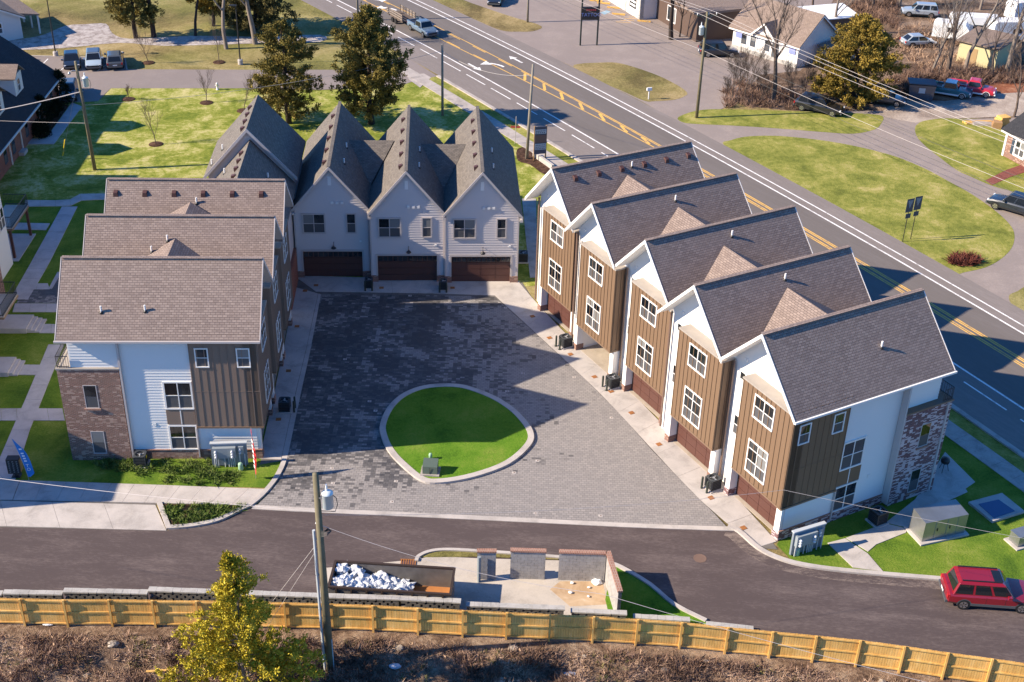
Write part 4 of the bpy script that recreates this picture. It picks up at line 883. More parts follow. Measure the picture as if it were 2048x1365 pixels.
def lump(name, mat, c, r, sq=(1, 1, .6), seed=0, parent=None, n=3, amp=.35):
    import bmesh
    bm = bmesh.new(); bmesh.ops.create_icosphere(bm, subdivisions=n, radius=1)
    from mathutils import noise as mn
    for v in bm.verts:
        d = v.co.normalized(); k = 1+amp*mn.noise(d*1.7+V3(seed, seed*2, 0))+amp*.5*mn.noise(d*4+V3(seed, 0, seed)); v.co = Vector((d.x*sq[0]*k*r, d.y*sq[1]*k*r, d.z*sq[2]*k*r))
    me = bpy.data.meshes.new(name); bm.to_mesh(me); bm.free(); me.materials.append(MATS[mat]); o = link(name, me, parent); o.location = c; return o
ro = RO.matrix_basis
RM = Matrix.Translation(RO.location) @ Matrix.Rotation(RO.rotation_euler.z, 4, 'Z')
rnd = random.Random(11)
for i in range(42):
    x = -3.1+rnd.random()**1.1*3.9; y = -.78+rnd.random()*1.56; z = .45+(.35+rnd.random()*.6)*(1-(x+3.1)/4.4)
    c = RM @ V3(x, y, z); o = lump('rubbish_bag', 'trash_bag', c, .3+rnd.random()*.22, (1, .9, .55), i*1.7, None, 3, .85); o.rotation_euler = (0, 0, rnd.random()*6)
    tag(o, 'crumpled pale plastic rubbish bag heaped in the roll-off container', 'bag', 'rubbish bags in the container')
o = piece('yellow_carton', 'yellow_box', None, RM @ V3(1.35, -.45, .38), (.42, .26, .24), .1); tag(o, 'small bright yellow carton on the rusty container floor', 'carton')
for i, (x, y) in enumerate(((2.55, -.75), (2.85, -.6), (2.75, -.85))):
    o = lump('paper_scrap', 'tarp_white', RM @ V3(x, y, .3), .16, (1.4, 1, .5), i+40); tag(o, 'crumpled white paper scrap at the bare end of the container', 'paper', 'paper scraps in the container')
for i, (a, b, r_) in enumerate(((1193, 1164, .26), (1178, 1175, .07), (1177, 1193, .07), (1141, 1185, .10), (1144, 1166, .09))):
    c = W(a, b, .1); o = lump('litter_bag', 'tarp_white', c, r_, (1.2, 1, .6), 60+i); tag(o, 'white litter lying on the sandy enclosure floor', 'litter', 'litter in the enclosure')
# storm grate by the strip kerb
o = MB(); 
for i in range(7): o.box(-.5+i*.14, -.5+i*.14+.07, -.3, .3, 0, .05)
o.box(-.54, .5, -.34, -.28, 0, .045).box(-.54, .5, .28, .34, 0, .045); o = o.build('storm_grate', 'cast_iron_rust'); o.location = W(818, 1127, .03); tag(o, 'rusty slotted storm grate beside the kerb of the dry strip', 'grate')

# ------------------------------------------------------------------ condensers
def condenser(label, px, rz, bollards=True, base=None, size=.78, h=.85, group='outdoor condensers'):
    loc = W(px[0], px[1], .04) if base is None else base
    T = thing('condenser', label, 'air conditioner', loc, rz, group); s = size/2
    MB().box(-s-.1, s+.1, -s-.1, s+.1, -.04, .06).build('plinth', 'concrete', T)
    MB().box(-s+.03, s-.03, -s+.03, s-.03, .06, h-.06).build('grille', 'ac_grille', T)
    for sx in (-1, 1):
        for sy in (-1, 1): MB().box(sx*s-(.05 if sx > 0 else 0), sx*s+(.05 if sx < 0 else 0), sy*s-(.05 if sy > 0 else 0), sy*s+(.05 if sy < 0 else 0), .06, h-.06).build('corner_post', 'ac_case', T)
    for k in range(5):
        z = .16+k*.125; lv = MB()
        for sy in (-1, 1): lv.box(-s+.06, s-.06, min(sy*s, sy*(s-.02)), max(sy*s, sy*(s-.02)), z, z+.03); lv.box(min(sy*s, sy*(s-.02)), max(sy*s, sy*(s-.02)), -s+.06, s-.06, z, z+.03)
        lv.build('louvre', 'ac_case', T)
    top = MB(); n = 20; vs = []; 
    for k in range(n):
        t = 2*math.pi*k/n; ri = s*.78; c_, s_ = math.cos(t), math.sin(t); q = s/max(abs(c_), abs(s_))
        vs += [(ri*c_, ri*s_, h), (q*c_, q*s_, h), (q*c_, q*s_, h-.06), (ri*c_, ri*s_, h-.06)]
    fs = []
    for k in range(n):
        a, b = 4*k, 4*((k+1) % n)
        for q in range(4): fs.append((a+q, a+(q+1) % 4, b+(q+1) % 4, b+q))
    top.add(vs, fs); top.build('lid', 'ac_case', T)
    f = MB()
    for k in range(3):
        t = 2*math.pi*k/3+.4; c_, s_ = math.cos(t), math.sin(t); f.add([(0, 0, h-.05), (s*.7*math.cos(t-.3), s*.7*math.sin(t-.3), h-.09), (s*.72*c_, s*.72*s_, h-.05), (s*.7*math.cos(t+.3), s*.7*math.sin(t+.3), h-.03)], [(0, 1, 2, 3)])
    f.lathe((0, 0, h-.1), [(.09, 0), (.09, .08), (.05, .1)], 8); f.build('fan', 'fan_metal', T)
    MB().box(s+.001, s+.012, -.12, .1, h-.32, h-.12).build('rating_plate', 'label_yellow', T)
    if bollards:
        for y in (-.28, .28):
            b = thing('bollard', 'short dark green steel bollard guarding a condenser', 'bollard', Vector(loc)+Matrix.Rotation(rz, 3, 'Z') @ V3(-s-.28, y, -.03), rz, 'bollards guarding the condensers')
            MB().lathe((0, 0, 0), [(.075, 0), (.075, .9), (.05, .94)], 10).build('post', 'bollard_dark', b); MB().lathe((0, 0, 0), [(.13, 0), (.13, .02)], 10).build('foot', 'bollard_dark', b)
    return T
def on_court(o, x, y, my, rz): return o + Matrix.Rotation(rz, 3, 'Z') @ V3(x, my*y, .04)
for i, nm in ((0, 'outdoor condenser in the slot beside the whitewashed-brick end house'), (3, 'outdoor condenser beside the open garage'), (2, 'outdoor condenser beside the middle brown bay house')):
    o = C5+dR*offs[i]-nR*bounds[i]; w = bounds[i+1]-bounds[i]; condenser(nm, None, AR, True, on_court(o, -.12, w-.55, 1, AR))
o = OL+cB*.52-bB*.2; condenser('outdoor condenser in the shaded strip beside the brick tower row', None, math.pi+AB, True, on_court(o, -.55, 5.7, -1, math.pi+AB))
condenser('outdoor condenser in the planting bed against the white end wall', None, AB, False, W(283, 929, .03))
condenser('outdoor condenser on a slab by the whitewashed brick wall', None, AR, False, W(1754, 1044, .05), .85, .95)
condenser('outdoor condenser between the two right-hand grey house doors', None, R(3.8)+math.pi/2, True, W(886, 578, .04), .66, .8); condenser('outdoor condenser between the two left-hand grey house doors', None, R(3.8)+math.pi/2, True, W(738, 575, .04), .66, .8)
condenser('outdoor condenser in the narrow gap beside the grey house', None, R(3.8), False, W(1046, 522, .03))
# ------------------------------------------------------------------ meter boards
def meter_board(label, loc, rz, L=2.3, H=1.75):
    T = thing('meter_board', label, 'meter board', loc, rz, 'electric meter boards')
    MB().box(-L/2, L/2, .0, .16, .05, H).build('backboard', 'meter_panel', T); MB().box(-L/2-.04, L/2+.04, -.04, .22, H+.003, H+.08).build('top_cap', 'conduit_gray', T)
    MB().box(-L/2+.12, .45, -.26, -.003, .78, H-.18).build('meter_cabinet', 'meter_box', T)
    for x in (-L/2+.32, .22):
        for k in range(3):
            z = .92+k*.2; MB().tube([(x, -.263, z), (x, -.38, z), (x, -.42, z)], [.085, .085, .05], 10).build('meter', 'meter_glass', T)
    MB().box(.62, .95, -.12, -.003, 1.0, H-.2).build('junction_box', 'meter_box', T)
    for z in (1.12, 1.35): MB().tube([(.72, -.123, z), (.72, -.22, z)], .075, 10).build('meter', 'meter_glass', T)
    for x in (-.95, -.85, -.72, -.3, -.05, .08, .2, .32, .68, 1.0): MB().cyl((x*L/2.3, -.1, 0), .035, .99, 6).build('conduit', 'conduit_gray', T)
    return T
mb1 = W(461, 932, .02); meter_board('grey electric meter board in front of the brown battened end wall', mb1, AB+R(3))
mb2 = W(1612, 1103, .02); meter_board('grey electric meter board on the grass by the whitewashed-brick end house', mb2, AR-R(4))
def pedestal(label, loc):
    o = MB().lathe((0, 0, 0), [(.15, 0), (.17, .05), (.16, .45), (.14, .52), (.06, .56)], 12).build('utility_pedestal', 'pedestal_green', None, True); o.location = loc; tag(o, label, 'pedestal', 'pale green utility pedestals')
pedestal('pale green utility pedestal before the planting bed meter board', W(482, 940, 0)); pedestal('pale green utility pedestal by the curved kerb meter board', W(1593, 1110, 0)); 
o = MB().lathe((0, 0, 0), [(.11, 0), (.12, .3), (.10, .42), (.05, .45)], 10).build('utility_pedestal', 'pedestal_green', None, True); o.location = W(861, 918, .17); tag(o, 'small pale green utility post on the round lawn', 'pedestal')
T = thing('pad_transformer', 'dark green pad transformer on the round lawn', 'transformer', W(861, 944, .17), R(-3)); MB().box(-.62, .62, -.52, .5, 0, .1).build('pad', 'concrete_old', T)
m = MB().hexa([(-.48, -.40, .1), (.48, -.40, .1), (.48, .40, .1), (-.48, .40, .1)], [(-.48, -.34, .62), (.48, -.34, .62), (.48, .40, .82), (-.48, .40, .82)]); m.build('cabinet', 'transformer_green', T); MB().box(-.01, .01, -.42, -.39, .12, .6).build('door_seam', 'black_metal', T)
# steel cabinets and lid by the right end house
T = thing('steel_cabinet', 'large bare steel utility cabinet beside the curving walk', 'cabinet', W(1872, 1064, 0), AR+R(-10)); MB().box(-1.75, 1.75, -.95, .95, 0, .12).build('pad', 'concrete', T)
MB().hexa([(-1.55, -.7, .12), (1.55, -.7, .12), (1.55, .7, .12), (-1.55, .7, .12)], [(-1.55, -.7, 1.55), (1.55, -.7, 1.55), (1.55, .7, 1.7), (-1.55, .7, 1.7)]).build('body', 'steel_cabinet', T)
for x in (-.75, .1, .85): MB().box(x-.012, x+.012, -.715, -.702, .2, 1.5).build('door_seam', 'meter_panel', T)
for x in (-.6, .3): MB().box(x, x+.05, -.74, -.703, .75, .95).build('latch', 'black_metal', T)
T = thing('steel_cabinet', 'low bare steel cabinet on a pale pad in the sunny lawn', 'cabinet', W(2052, 1082, 0), AR+R(-6)); MB().box(-1.25, 1.25, -.6, .6, 0, .1).build('pad', 'concrete', T); MB().box(-1.05, 1.05, -.4, .4, .1, .8).build('body', 'steel_cabinet', T); MB().box(-1.08, 1.08, -.43, .43, .803, .85).build('lid', 'steel_cabinet', T)
T = thing('vault_lid', 'blue-grey steel vault lid in a square concrete collar on the lawn', 'vault', (0, 0, 0)); q = G([(1936, 1008), (2003, 990), (2049, 1027), (1984, 1047)]); MB().prism([(p.x, p.y) for p in q], 0, .16).build('collar', 'concrete', T); q = G([(1957, 1009), (1997, 1000), (2030, 1023), (1988, 1037)], .16); MB().prism([(p.x, p.y) for p in q], .161, .19).build('lid', 'solar_blue', T)
# small grill behind the whitewashed corner
T = thing('patio_grill', 'round black kettle grill behind the whitewashed brick corner', 'grill', W(1886, 942, .03)); MB().lathe((0, 0, .6), [(.05, 0), (.28, .1), (.3, .25), (.26, .42), (.05, .5)], 14).build('bowl', 'black_metal', T, True)
for k in range(3): t = k*2.1; MB().tube([(.15*math.cos(t), .15*math.sin(t), .7), (.35*math.cos(t), .35*math.sin(t), 0)], .02, 5).build('leg', 'black_metal', T)
# ------------------------------------------------------------------ flags and pole boards
def feather(label, loc, rz, mat, h, w, text, marks, lean):
    T = thing('feather_flag', label, 'flag', loc, rz); pole = [(lean*(k/10)**1.4, 0, h*k/10) for k in range(11)]
    MB().tube(pole, .018, 5).build('pole', 'wire_light', T)
    m = MB(); N = 24; vs = []; fs = []
    for i in range(N+1):
        u = i/N; z = h*(.08+.9*u); x0 = lean*(z/h)**1.4; ww = w*(1-.15*u)*(1 if u < .62 else max(.04, math.cos((u-.62)/.38*1.5))); ww *= min(1, .25+u*7)
        for j in range(5): vs.append((x0+ww*j/4, .05*math.sin(u*9+j*.9)*j/4, z))
    for i in range(N):
        for j in range(4): a = i*5+j; fs.append((a, a+1, a+6, a+5))
    m.add(vs, fs); fl = m.build('flag_cloth', mat, T, True)
    for t, zf in text:
        z = h*zf
        if t == '-':
            MB().box(lean*(z/h)**1.4+w*.3, lean*(z/h)**1.4+w*.62, -.075, -.066, z, z+h*.03).build('flag_mark', 'mark_white', fl); continue
        letters(t, fl, 'mark_white', w*.62, face_m((lean*(z/h)**1.4+w*.46, -.062, z), (1, 0, 0), (0, 0, 1)))
        letters(t, fl, 'mark_white', w*.62, face_m((lean*(z/h)**1.4+w*.46, .062, z), (-1, 0, 0), (0, 0, 1)))
    if marks:
        for k in range(6):
            z = h*(.25+.1*k); MB().box(lean*(z/h)**1.4+w*.15, lean*(z/h)**1.4+w*.8, -.075, -.066, z, z+h*.055).build('flag_mark', 'mark_white', fl)
    return T
feather('blue feather flag with white lettering by the black notice box', W(58, 961, 0), R(5), 'flag_blue', 3.3, .52, [('T', .36), ('O', .27), ('-', .46), ('-', .52), ('-', .58), ('-', .64), ('-', .74)], False, -.55)
feather('red and white feather flag at the lawn corner by the paved court', W(512, 957, 0), R(-62), 'flag_red', 3.9, .42, [], True, -.1)
T = thing('mail_cluster', 'black mailbox cabinet on a pedestal beside the blue flag', 'mailbox', W(34, 952, .03), AB); MB().box(-.1, .1, -.1, .1, 0, .35).build('pedestal', 'black_metal', T); MB().box(-.28, .28, -.24, .24, .003, .04).build('foot', 'black_metal', T); MB().box(-.42, .38, -.26, .24, .35, 1.45).build('cabinet', 'board_black', T); MB().box(.381, .41, -.2, .2, .45, 1.35).build('parcel_door', 'utility_tan', T)
for c_ in range(3):
    for r_ in range(6): MB().box(-.36+c_*.25, -.15+c_*.25, -.272, -.261, .44+r_*.16, .57+r_*.16).build('mail_door', 'black_metal', T); MB().box(-.30+c_*.25, -.2+c_*.25, -.279, -.273, .49+r_*.16, .505+r_*.16).build('number_plate', 'mark_white', T)
# ------------------------------------------------------------------ utility poles and wires
def utility_pole(label, base, top, r0, r1, mat, arms=(), can=None, conduit=False, kit=None, lean=(0, 0), group='wooden utility poles'):
    T = thing('utility_pole', label, 'pole', base, 0, group); H = top
    MB().tube([(0, 0, -.6), (lean[0]*.5, lean[1]*.5, H*.5), (lean[0], lean[1], H)], [r0, (r0+r1)/2, r1], 12).build('shaft', mat, T, True)
    if can:
        z, dx, dy = can; c = MB().lathe((dx, dy, z), [(.20, 0), (.27, .04), (.27, .85), (.29, .86), (.29, .9), (.14, 1.0)], 16).build('transformer_can', 'transformer_can', T, True)
        b = MB().lathe((dx-.05, dy+.05, z+1.0), [(.05, 0), (.07, .08), (.04, .12), (.07, .2), (.03, .3), (.05, .36)], 8).build('bushing', 'porcelain', c); MB().box(min(0, dx), max(0, dx), dy-.06, dy+.06, z+.55, z+.62).build('bracket', 'wire_metal', T)
        MB().tube([(dx+.27, dy, z+.75), (dx+.42, dy, z+.6), (dx+.46, dy, z+.2), (dx+.35, dy-.1, z-.15), (0, 0, z-.3)], .022, 5).build('lead_cable', 'wire_dark', T)
    for z, L, ang in arms:
        v = V3(math.cos(ang), math.sin(ang), 0); a = MB().beam(tuple(-v*L/2+V3(lean[0]*z/H, lean[1]*z/H, z)), tuple(v*L/2+V3(lean[0]*z/H, lean[1]*z/H, z)), .1, .12).build('crossarm', mat, T)
        for s in (-.46, 0.08, .46): c = v*L*s; MB().lathe((c.x+lean[0]*z/H, c.y+lean[1]*z/H, z+.06), [(.02, 0), (.06, .08), (.04, .14), (.07, .2), (.02, .26)], 8).build('insulator', 'porcelain', a)
        for sg in (-1, 1): MB().beam(tuple(v*L*.28*sg+V3(lean[0]*z/H, lean[1]*z/H, z-.03)), (lean[0]*(z-.6)/H, lean[1]*(z-.6)/H, z-.6), .03, .03).build('arm_brace', 'wire_metal', T)
    if conduit: 
        MB().tube([(-.28, -.05, 0), (-.34, -.05, 4), (-.38, -.04, 9.4)], .075, 8).build('conduit', 'conduit_gray', T); MB().tube([(.2, -.1, 0), (.18, -.1, 1.5), (.17, -.1, 2.2)], .04, 6).build('conduit', 'conduit_gray', T)
        for z in (2, 4.2, 6.5, 8.8): MB().box(-.42, -.02, -.1, .04, z, z+.05).build('strap', 'wire_metal', T)
        rg = MB()
        for k in range(5): rg.tube([(.0, -.15, 9.1+k*.09), (.3, -.25, 9.25+k*.05), (.5, .0, 9.35), (.3, .2, 9.2+k*.04), (0, .15, 9.1)], .014, 4)
        rg.build('cable_coil', 'wire_dark', T); MB().lathe((-.22, 0, 9.75), [(.05, 0), (.07, .06), (.05, .12)], 8).build('insulator', 'porcelain', T)
    return T
pz = bank_z(*W(661, 1338, .4).to_2d()); PB = W(661, 1338, pz); PH = Zat(PB, 948)-pz
utility_pole('tall wooden pole with a pale transformer can and grey conduit by the fence', PB, PH, .24, .15, 'pole_wood', can=(PH-1.95, .42, -.1), conduit=True, lean=(-.12, 0))
P1 = W(190, 340, 0); utility_pole('wooden pole with transformer can and lamp on the sunny lawn', P1, 10.9, .19, .13, 'pole_wood', can=(8.5, .42, -.15), lean=(-.3, 0))
P2 = W(885, 231, 0); utility_pole('slim grey pole on the grass by the roadside walk', P2, 7.9, .15, .11, 'pole_gray')
P3 = W(1053, 318, 0); utility_pole('grey weathered leaning pole beside the property board', P3, 9.9, .17, .11, 'pole_gray', lean=(.35, 0)); 
P4 = W(1393, 236, 0); utility_pole('tall pole with a crossarm across the road at the grass tip', P4, 11.8, .19, .13, 'pole_wood', arms=((11.4, 2.3, R(12)),), can=(9.3, -.42, 0))
P5 = W(716, 42, 0); utility_pole('grey pole behind the cedar by the turning lane', P5, 9, .16, .12, 'pole_gray'); P6 = W(1055, 45, 0); utility_pole('plain pole at the tip of the dry grass island', P6, 8, .16, .12, 'pole_gray'); 
def lampbar():
    T = thing('flood_lamp', 'small pale flood lamp fixed to the lawn pole', 'lamp', P1+V3(-.35, 0, 9.7)); MB().tube([(.2, 0, .3), (-.3, -.2, .35), (-.55, -.25, .25)], .04, 6).build('arm', 'wire_light', T); MB().lathe((-.6, -.25, 0), [(.05, .25), (.14, .1), (.12, 0)], 10).build('head', 'fan_metal', T)
lampbar()
for a, b, h, lb in ((112, 113, 7.0, 'black parking lamp post beside the gravel yard'), (481, 129, 7.0, 'black parking lamp post on a round concrete footing')):
    T = thing('lamp_post', lb, 'lamp post', W(a, b, 0), 0, 'black lamp posts'); MB().tube([(0, 0, .3), (0, 0, h)], [.09, .06], 8).build('shaft', 'black_metal', T); MB().lathe((0, 0, 0), [(.3, 0), (.3, .55), (.26, .6)], 14).build('footing', 'concrete', T); MB().box(-.75, .12, -.2, .2, h, h+.12).build('lamp_head', 'black_metal', T)
def wire(name, pts, sag, mat, r=.016, label=None, n=14):
    L = []
    for (p, q) in zip(pts[:-1], pts[1:]):
        p, q = Vector(p), Vector(q)
        for k in range(n+1):
            t = k/n; L.append(p.lerp(q, t)-V3(0, 0, 4*sag*t*(1-t)))
    o = MB().tube(L, r, 4, False).build(name, mat); tag(o, label, 'wire', 'overhead wires'); return o
top = lambda P, z, dx=0, dy=0: P+V3(dx, dy, z)
for k, (dx, zz) in enumerate(((-1.06, 11.7), (.18, 11.7), (1.06, 11.7))):
    v = V3(math.cos(R(12)), math.sin(R(12)), 0)*dx
    wire('power_line', [top(P4, zz)+v-V3(31, -48, 0)*2.2, top(P4, zz)+v, top(P4, zz-1.0)+v+V3(46, -60, 0)], 1.2, 'wire_light', .017, 'thin power line from the crossarm over the roadside lawns')
for zz, c in ((8.4, 'wire_dark'), (7.6, 'wire_light'), (6.9, 'wire_dark')): wire('phone_line', [top(P4, zz)-V3(31, -48, 0)*2.2, top(P4, zz), top(P4, zz-.6)+V3(46, -60, 0)], 1.0, c, .017, 'low communication line strung along the tall crossarm pole')
wire('service_drop', [top(P1, 8.0), top(P1, 7.2)+V3(-26, -6, -2)], .8, 'wire_light', .05, 'thick pale service cable from the lawn pole over the brick church roof')
wire('service_drop', [top(P1, 6.6), top(P2, 7.2), top(P3, 8.8)], .9, 'wire_light', .018, 'thin line from the lawn pole past the cedars')
wire('service_drop', [top(P1, 4.8), top(P1, 4.9)+V3(-26, 1, 0)], .2, 'wire_light', .018, 'thin line low over the shaded lawn from the lawn pole')
wire('guy_wire', [top(P1, 9.4, -.3), P1+V3(-4.0, 2.6, .1)], 0, 'wire_light', .02, 'straight guy wire of the lawn pole'); o = MB().tube([P1+V3(-3.9, 2.55, .3), P1+V3(-3.28, 2.13, 2.2)], .05, 6).build('guy_guard', 'guy_yellow'); tag(o, 'yellow plastic guard on the lawn pole guy wire', 'guard')
ptop = PB+V3(-.1, 0, PH-2.3)
wire('service_drop', [ptop, ptop+V3(-32, 4.5, .4)], .5, 'wire_light', .014, 'pale twisted service line over the lane from the transformer pole')
wire('service_drop', [ptop-V3(0, 0, .8), ptop+V3(14, -2, -3.0), ptop+V3(48, -10, -5.5)], .6, 'wire_light', .014, 'long service line from the transformer pole passing over the container')
wire('service_drop', [ptop-V3(0, 0, .2), ptop+V3(24, 5.5, -2.0), ptop+V3(60, -2, -3)], .5, 'wire_light', .010, 'thin line from the transformer pole towards the red car')
for gx, gy in ((-5.6, -.6), (-4.9, -1.3)):
    e = (PB.x+gx, PB.y+gy); gz = bank_z(*e); E = V3(e[0], e[1], gz); S_ = PB+V3(-.1, 0, PH-3.8-abs(gy)*.4); wire('guy_wire', [S_, E], 0, 'wire_light', .011, 'guy wire of the transformer pole anchored in the brush')
    d = (S_-E); o = MB().tube([E+d*.02, E+d*.27], .05, 6).build('guy_guard', 'guy_yellow'); tag(o, 'yellow plastic guy guard rising from the brush by the pine', 'guard', 'yellow guy guards in the brush')
# ------------------------------------------------------------------ signs
T = thing('pylon_sign', 'black two-post tattoo shop sign at the parking lot edge', 'sign', W(1177, 91, 0), R(8)); w2 = (W(1193, 90, 0)-W(1162, 93, 0)).length/2
for x in (-w2, w2): MB().box(x-.09, x+.09, -.09, .09, 0, 5.9).build('post', 'bollard_dark', T)
MB().box(-w2, w2, -.05, .05, 5.8, 5.9).build('top_bar', 'bollard_dark', T); sb = MB().box(-w2-.1, w2+.1, -.18, .18, 3.3, 4.9).build('sign_box', 'board_black', T)
letters('TATTOO', sb, 'sign_blue', .62, face_m((.1, -.19, 3.95), (1, 0, 0), (0, 0, 1))); [MB().box(-.55+k*.26, -.36+k*.26, -.19, -.181, 4.45, 4.66).build('sign_mark', 'sign_red', sb) for k in range(5)]
T = thing('property_board', 'tall blue property board on two timber posts by the mulch bed', 'sign', W(1079, 321, 0), R(14)); 
for x in (-.6, .6): MB().box(x-.06, x+.06, -.06, .06, 0, 3.7).build('post', 'pole_tan', T)
bd = MB().box(-.6, .6, -.13, -.065, .75, 3.65).build('board', 'sign_navy', T)
MB().box(-.56, .56, -.145, -.132, 2.9, 3.35).build('board_band', 'sign_pale', bd); MB().box(-.56, .56, -.145, -.132, 1.95, 2.75).build('board_picture', 'sign_photo', bd); MB().box(-.56, .56, -.145, -.132, 1.2, 1.85).build('board_band', 'sign_pale', bd)
for z, n_ in ((3.2, 6), (3.02, 5), (1.7, 6), (1.5, 5), (1.32, 6)):
    for k in range(n_): x = -.5+k*1.0/n_; MB().box(x, x+.68/n_, -.151, -.146, z-.05, z+.04).build('text_line', 'sign_navy', bd)
sheet('mulch_bed', smooth_line(G([(1034, 300), (1052, 296), (1075, 316), (1110, 338), (1090, 350), (1060, 330), (1036, 322)]), 3, True), .02, 'mulch'); MB().beam(tuple(W(1068, 308, .25)), tuple(W(1106, 335, .25)), .3, .5).build('boundary_kerb', 'concrete', kind='structure')
T = thing('street_name_sign', 'thin metal post with small blade signs beside the leaning pole', 'sign', W(1030, 288, 0)); MB().tube([(0, 0, 0), (.05, 0, 3.0)], .04, 6).build('post', 'wire_light', T); MB().box(-.5, .5, -.02, .02, 1.75, 1.95).build('blade', 'sign_red', T)
for i, (a, b) in enumerate(((1805, 484), (1821, 479))):
    T = thing('sign_back', 'tall thin post with dark sign backs on the roadside lawn', 'sign', W(a, b, 0), R(25), 'paired sign posts on the lawn'); H = 3.0; MB().tube([(0, 0, 0), (0, 0, H+1.2)], .035, 6).build('post', 'black_metal', T); MB().box(-.4, .4, -.05, -.036, H-.05, H+1.25).build('panel', 'shutter_blue', T); MB().box(-.28, .28, -.052, -.036, H-.65, H-.2).build('plate', 'shutter_blue', T); MB().add([(-.3, -.053, H+1.1), (.3, -.053, H+1.1), (0, -.053, H+.3)], [(0, 1, 2)]).build('brace_mark', 'meter_panel', T)
T = thing('mailbox', 'white roadside mailbox on a thin white post in the dry island', 'mailbox', W(1297, 199, 0), R(20)); MB().box(-.05, .05, -.05, .05, 0, 1.05).build('post', 'plastic_white', T); MB().hexa([(-.3, -.12, 1.05), (.3, -.12, 1.05), (.3, .12, 1.05), (-.3, .12, 1.05)], [(-.3, -.09, 1.38), (.3, -.09, 1.38), (.3, .09, 1.38), (-.3, .09, 1.38)]).build('box', 'plastic_white', T)
T = thing('fire_hydrant', 'white fire hydrant at the driveway edge of the lawn', 'hydrant', W(435, 180, 0)); MB().lathe((0, 0, 0), [(.17, 0), (.17, .06), (.12, .08), (.12, .6), (.15, .62), (.13, .75), (.04, .85)], 12).build('barrel', 'hydrant_white', T, True); MB().cyl((-.24, 0, .48), .06, .48, 8, 'x').build('nozzle', 'hydrant_white', T)

# ------------------------------------------------------------------ neighbouring buildings
def simple_gable(H, x0, x1, y0, y1, h, zr, wall, roof, axis='y', ov=.4, trim='trim_white', hip=0.0):
    """walls x0..x1,y0..y1; ridge along axis."""
    MB().box(x0, x1, y0, y1, 0, h).build('wall', wall, H)
    if axis == 'y':
        xc = (x0+x1)/2; k = (zr-h)/((x1-x0)/2)
        for sg, xa in ((-1, x0-ov), (1, x1+ov)):
            za = h-ov*k; lo = [(xa, y0-ov, za), (xc, y0-ov+hip, zr), (xc, y1+ov-hip, zr), (xa, y1+ov, za)]; hi = [(a, b, c+.15) for a, b, c in lo]
            if sg > 0: lo, hi = lo[::-1], hi[::-1]
            MB().hexa(lo[::-1], hi[::-1]).build('roof', roof, H)
        for y in (y0, y1): MB().add([(x0, y, h), (x1, y, h), (xc, y, zr-.05)], [(0, 1, 2), (2, 1, 0)][:1]).build('gable_wall', wall, H)
        for y in (y0-ov, y1+ov-.05):
            for xa in (x0-ov, x1+ov):
                za = h-ov*k; P = [(xa, y, za-.2), (xc, y, zr-.2), (xc, y+.05, zr-.2), (xa, y+.05, za-.2)]; Q = [(a, b, c+.22) for a, b, c in P]; MB().hexa(P, Q).build('rake_board', trim, H)
    else:
        yc = (y0+y1)/2; k = (zr-h)/((y1-y0)/2)
        for sg, ya in ((-1, y0-ov), (1, y1+ov)):
            za = h-ov*k; lo = [(x0-ov, ya, za), (x1+ov, ya, za), (x1+ov-hip, yc, zr), (x0-ov+hip, yc, zr)]; hi = [(a, b, c+.15) for a, b, c in lo]
            if sg > 0: lo, hi = lo[::-1], hi[::-1]
            MB().hexa(lo, hi).build('roof', roof, H)
            MB().box(x0-ov, x1+ov, min(ya, ya-sg*.06), max(ya, ya-sg*.06), za-.18, za-.002).build('fascia', trim, H)
        for x in (x0, x1): MB().add([(x, y0, h), (x, y1, h), (x, yc, zr-.05)], [(0, 1, 2)]).build('gable_wall', wall, H)
        for x in (x0-ov, x1+ov-.05):
            for ya in (y0-ov, y1+ov):
                za = h-ov*k; P = [(x, ya, za-.2), (x+.05, ya, za-.2), (x+.05, yc, zr-.2), (x, yc, zr-.2)]; Q = [(a, b, c+.22) for a, b, c in P]; MB().hexa(P, Q).build('rake_board', trim, H)
# brick church building on the left edge: wall faces east, dormers on the dark slope
ca = W(20, 336, 0); cb = W(58, 286, 0); dv = (cb-ca).normalized(); angc = math.atan2(dv.y, dv.x)-math.pi/2
CH = thing('brick_hall', 'long red brick hall with white dormers on a dark roof', 'building', ca, angc)
simple_gable(CH, -14, 0, -14, 18.5, 3.1, 8.2, 'brick_red', 'shingle_slate', 'y', .45, 'church_trim')
MB().box(.45, .58, -14.4, 18.9, 2.68, 2.82).build('gutter', 'church_trim', CH)
for y in (-3.2, -.6, 2.0, 6.5, 12.6, 15.6): window(CH, 1, (0, y-.45, .75), (0, 1, 0), (1, 0, 0), .9, 1.7, 1, (.5,), frame='shutter_blue', bar=.08, proud=.04)
for y in (.7, 4.3, 10.8): MB().box(.02, .14, y-.06, y+.06, .05, 2.7).build('downspout', 'church_trim', CH)
for y in (2.2, 8.6):
    D = MB().box(-4.8, -1.2, y, y+2.6, 3.4, 6.1).build('dormer', 'house_white', CH); xc = y+1.3
    for sg, ya in ((-1, y-.3), (1, y+2.9)):
        lo = [(-7.0, ya, 5.95), (-.9, ya, 5.95), (-.9, xc, 7.0), (-7.0, xc, 7.0)]; hi = [(a, b, c+.1) for a, b, c in lo]
        if sg > 0: lo, hi = lo[::-1], hi[::-1]
        MB().hexa(lo, hi).build('dormer_roof', 'shingle_shop', D)
    window(CH, 1, (-1.2, y+.85, 4.3), (0, 1, 0), (1, 0, 0), .9, 1.35, 1, (.5,), frame='church_trim', bar=.09)
MB().box(0.003, .55, 3.0, 4.2, 0, .35).build('door_step', 'concrete', CH)
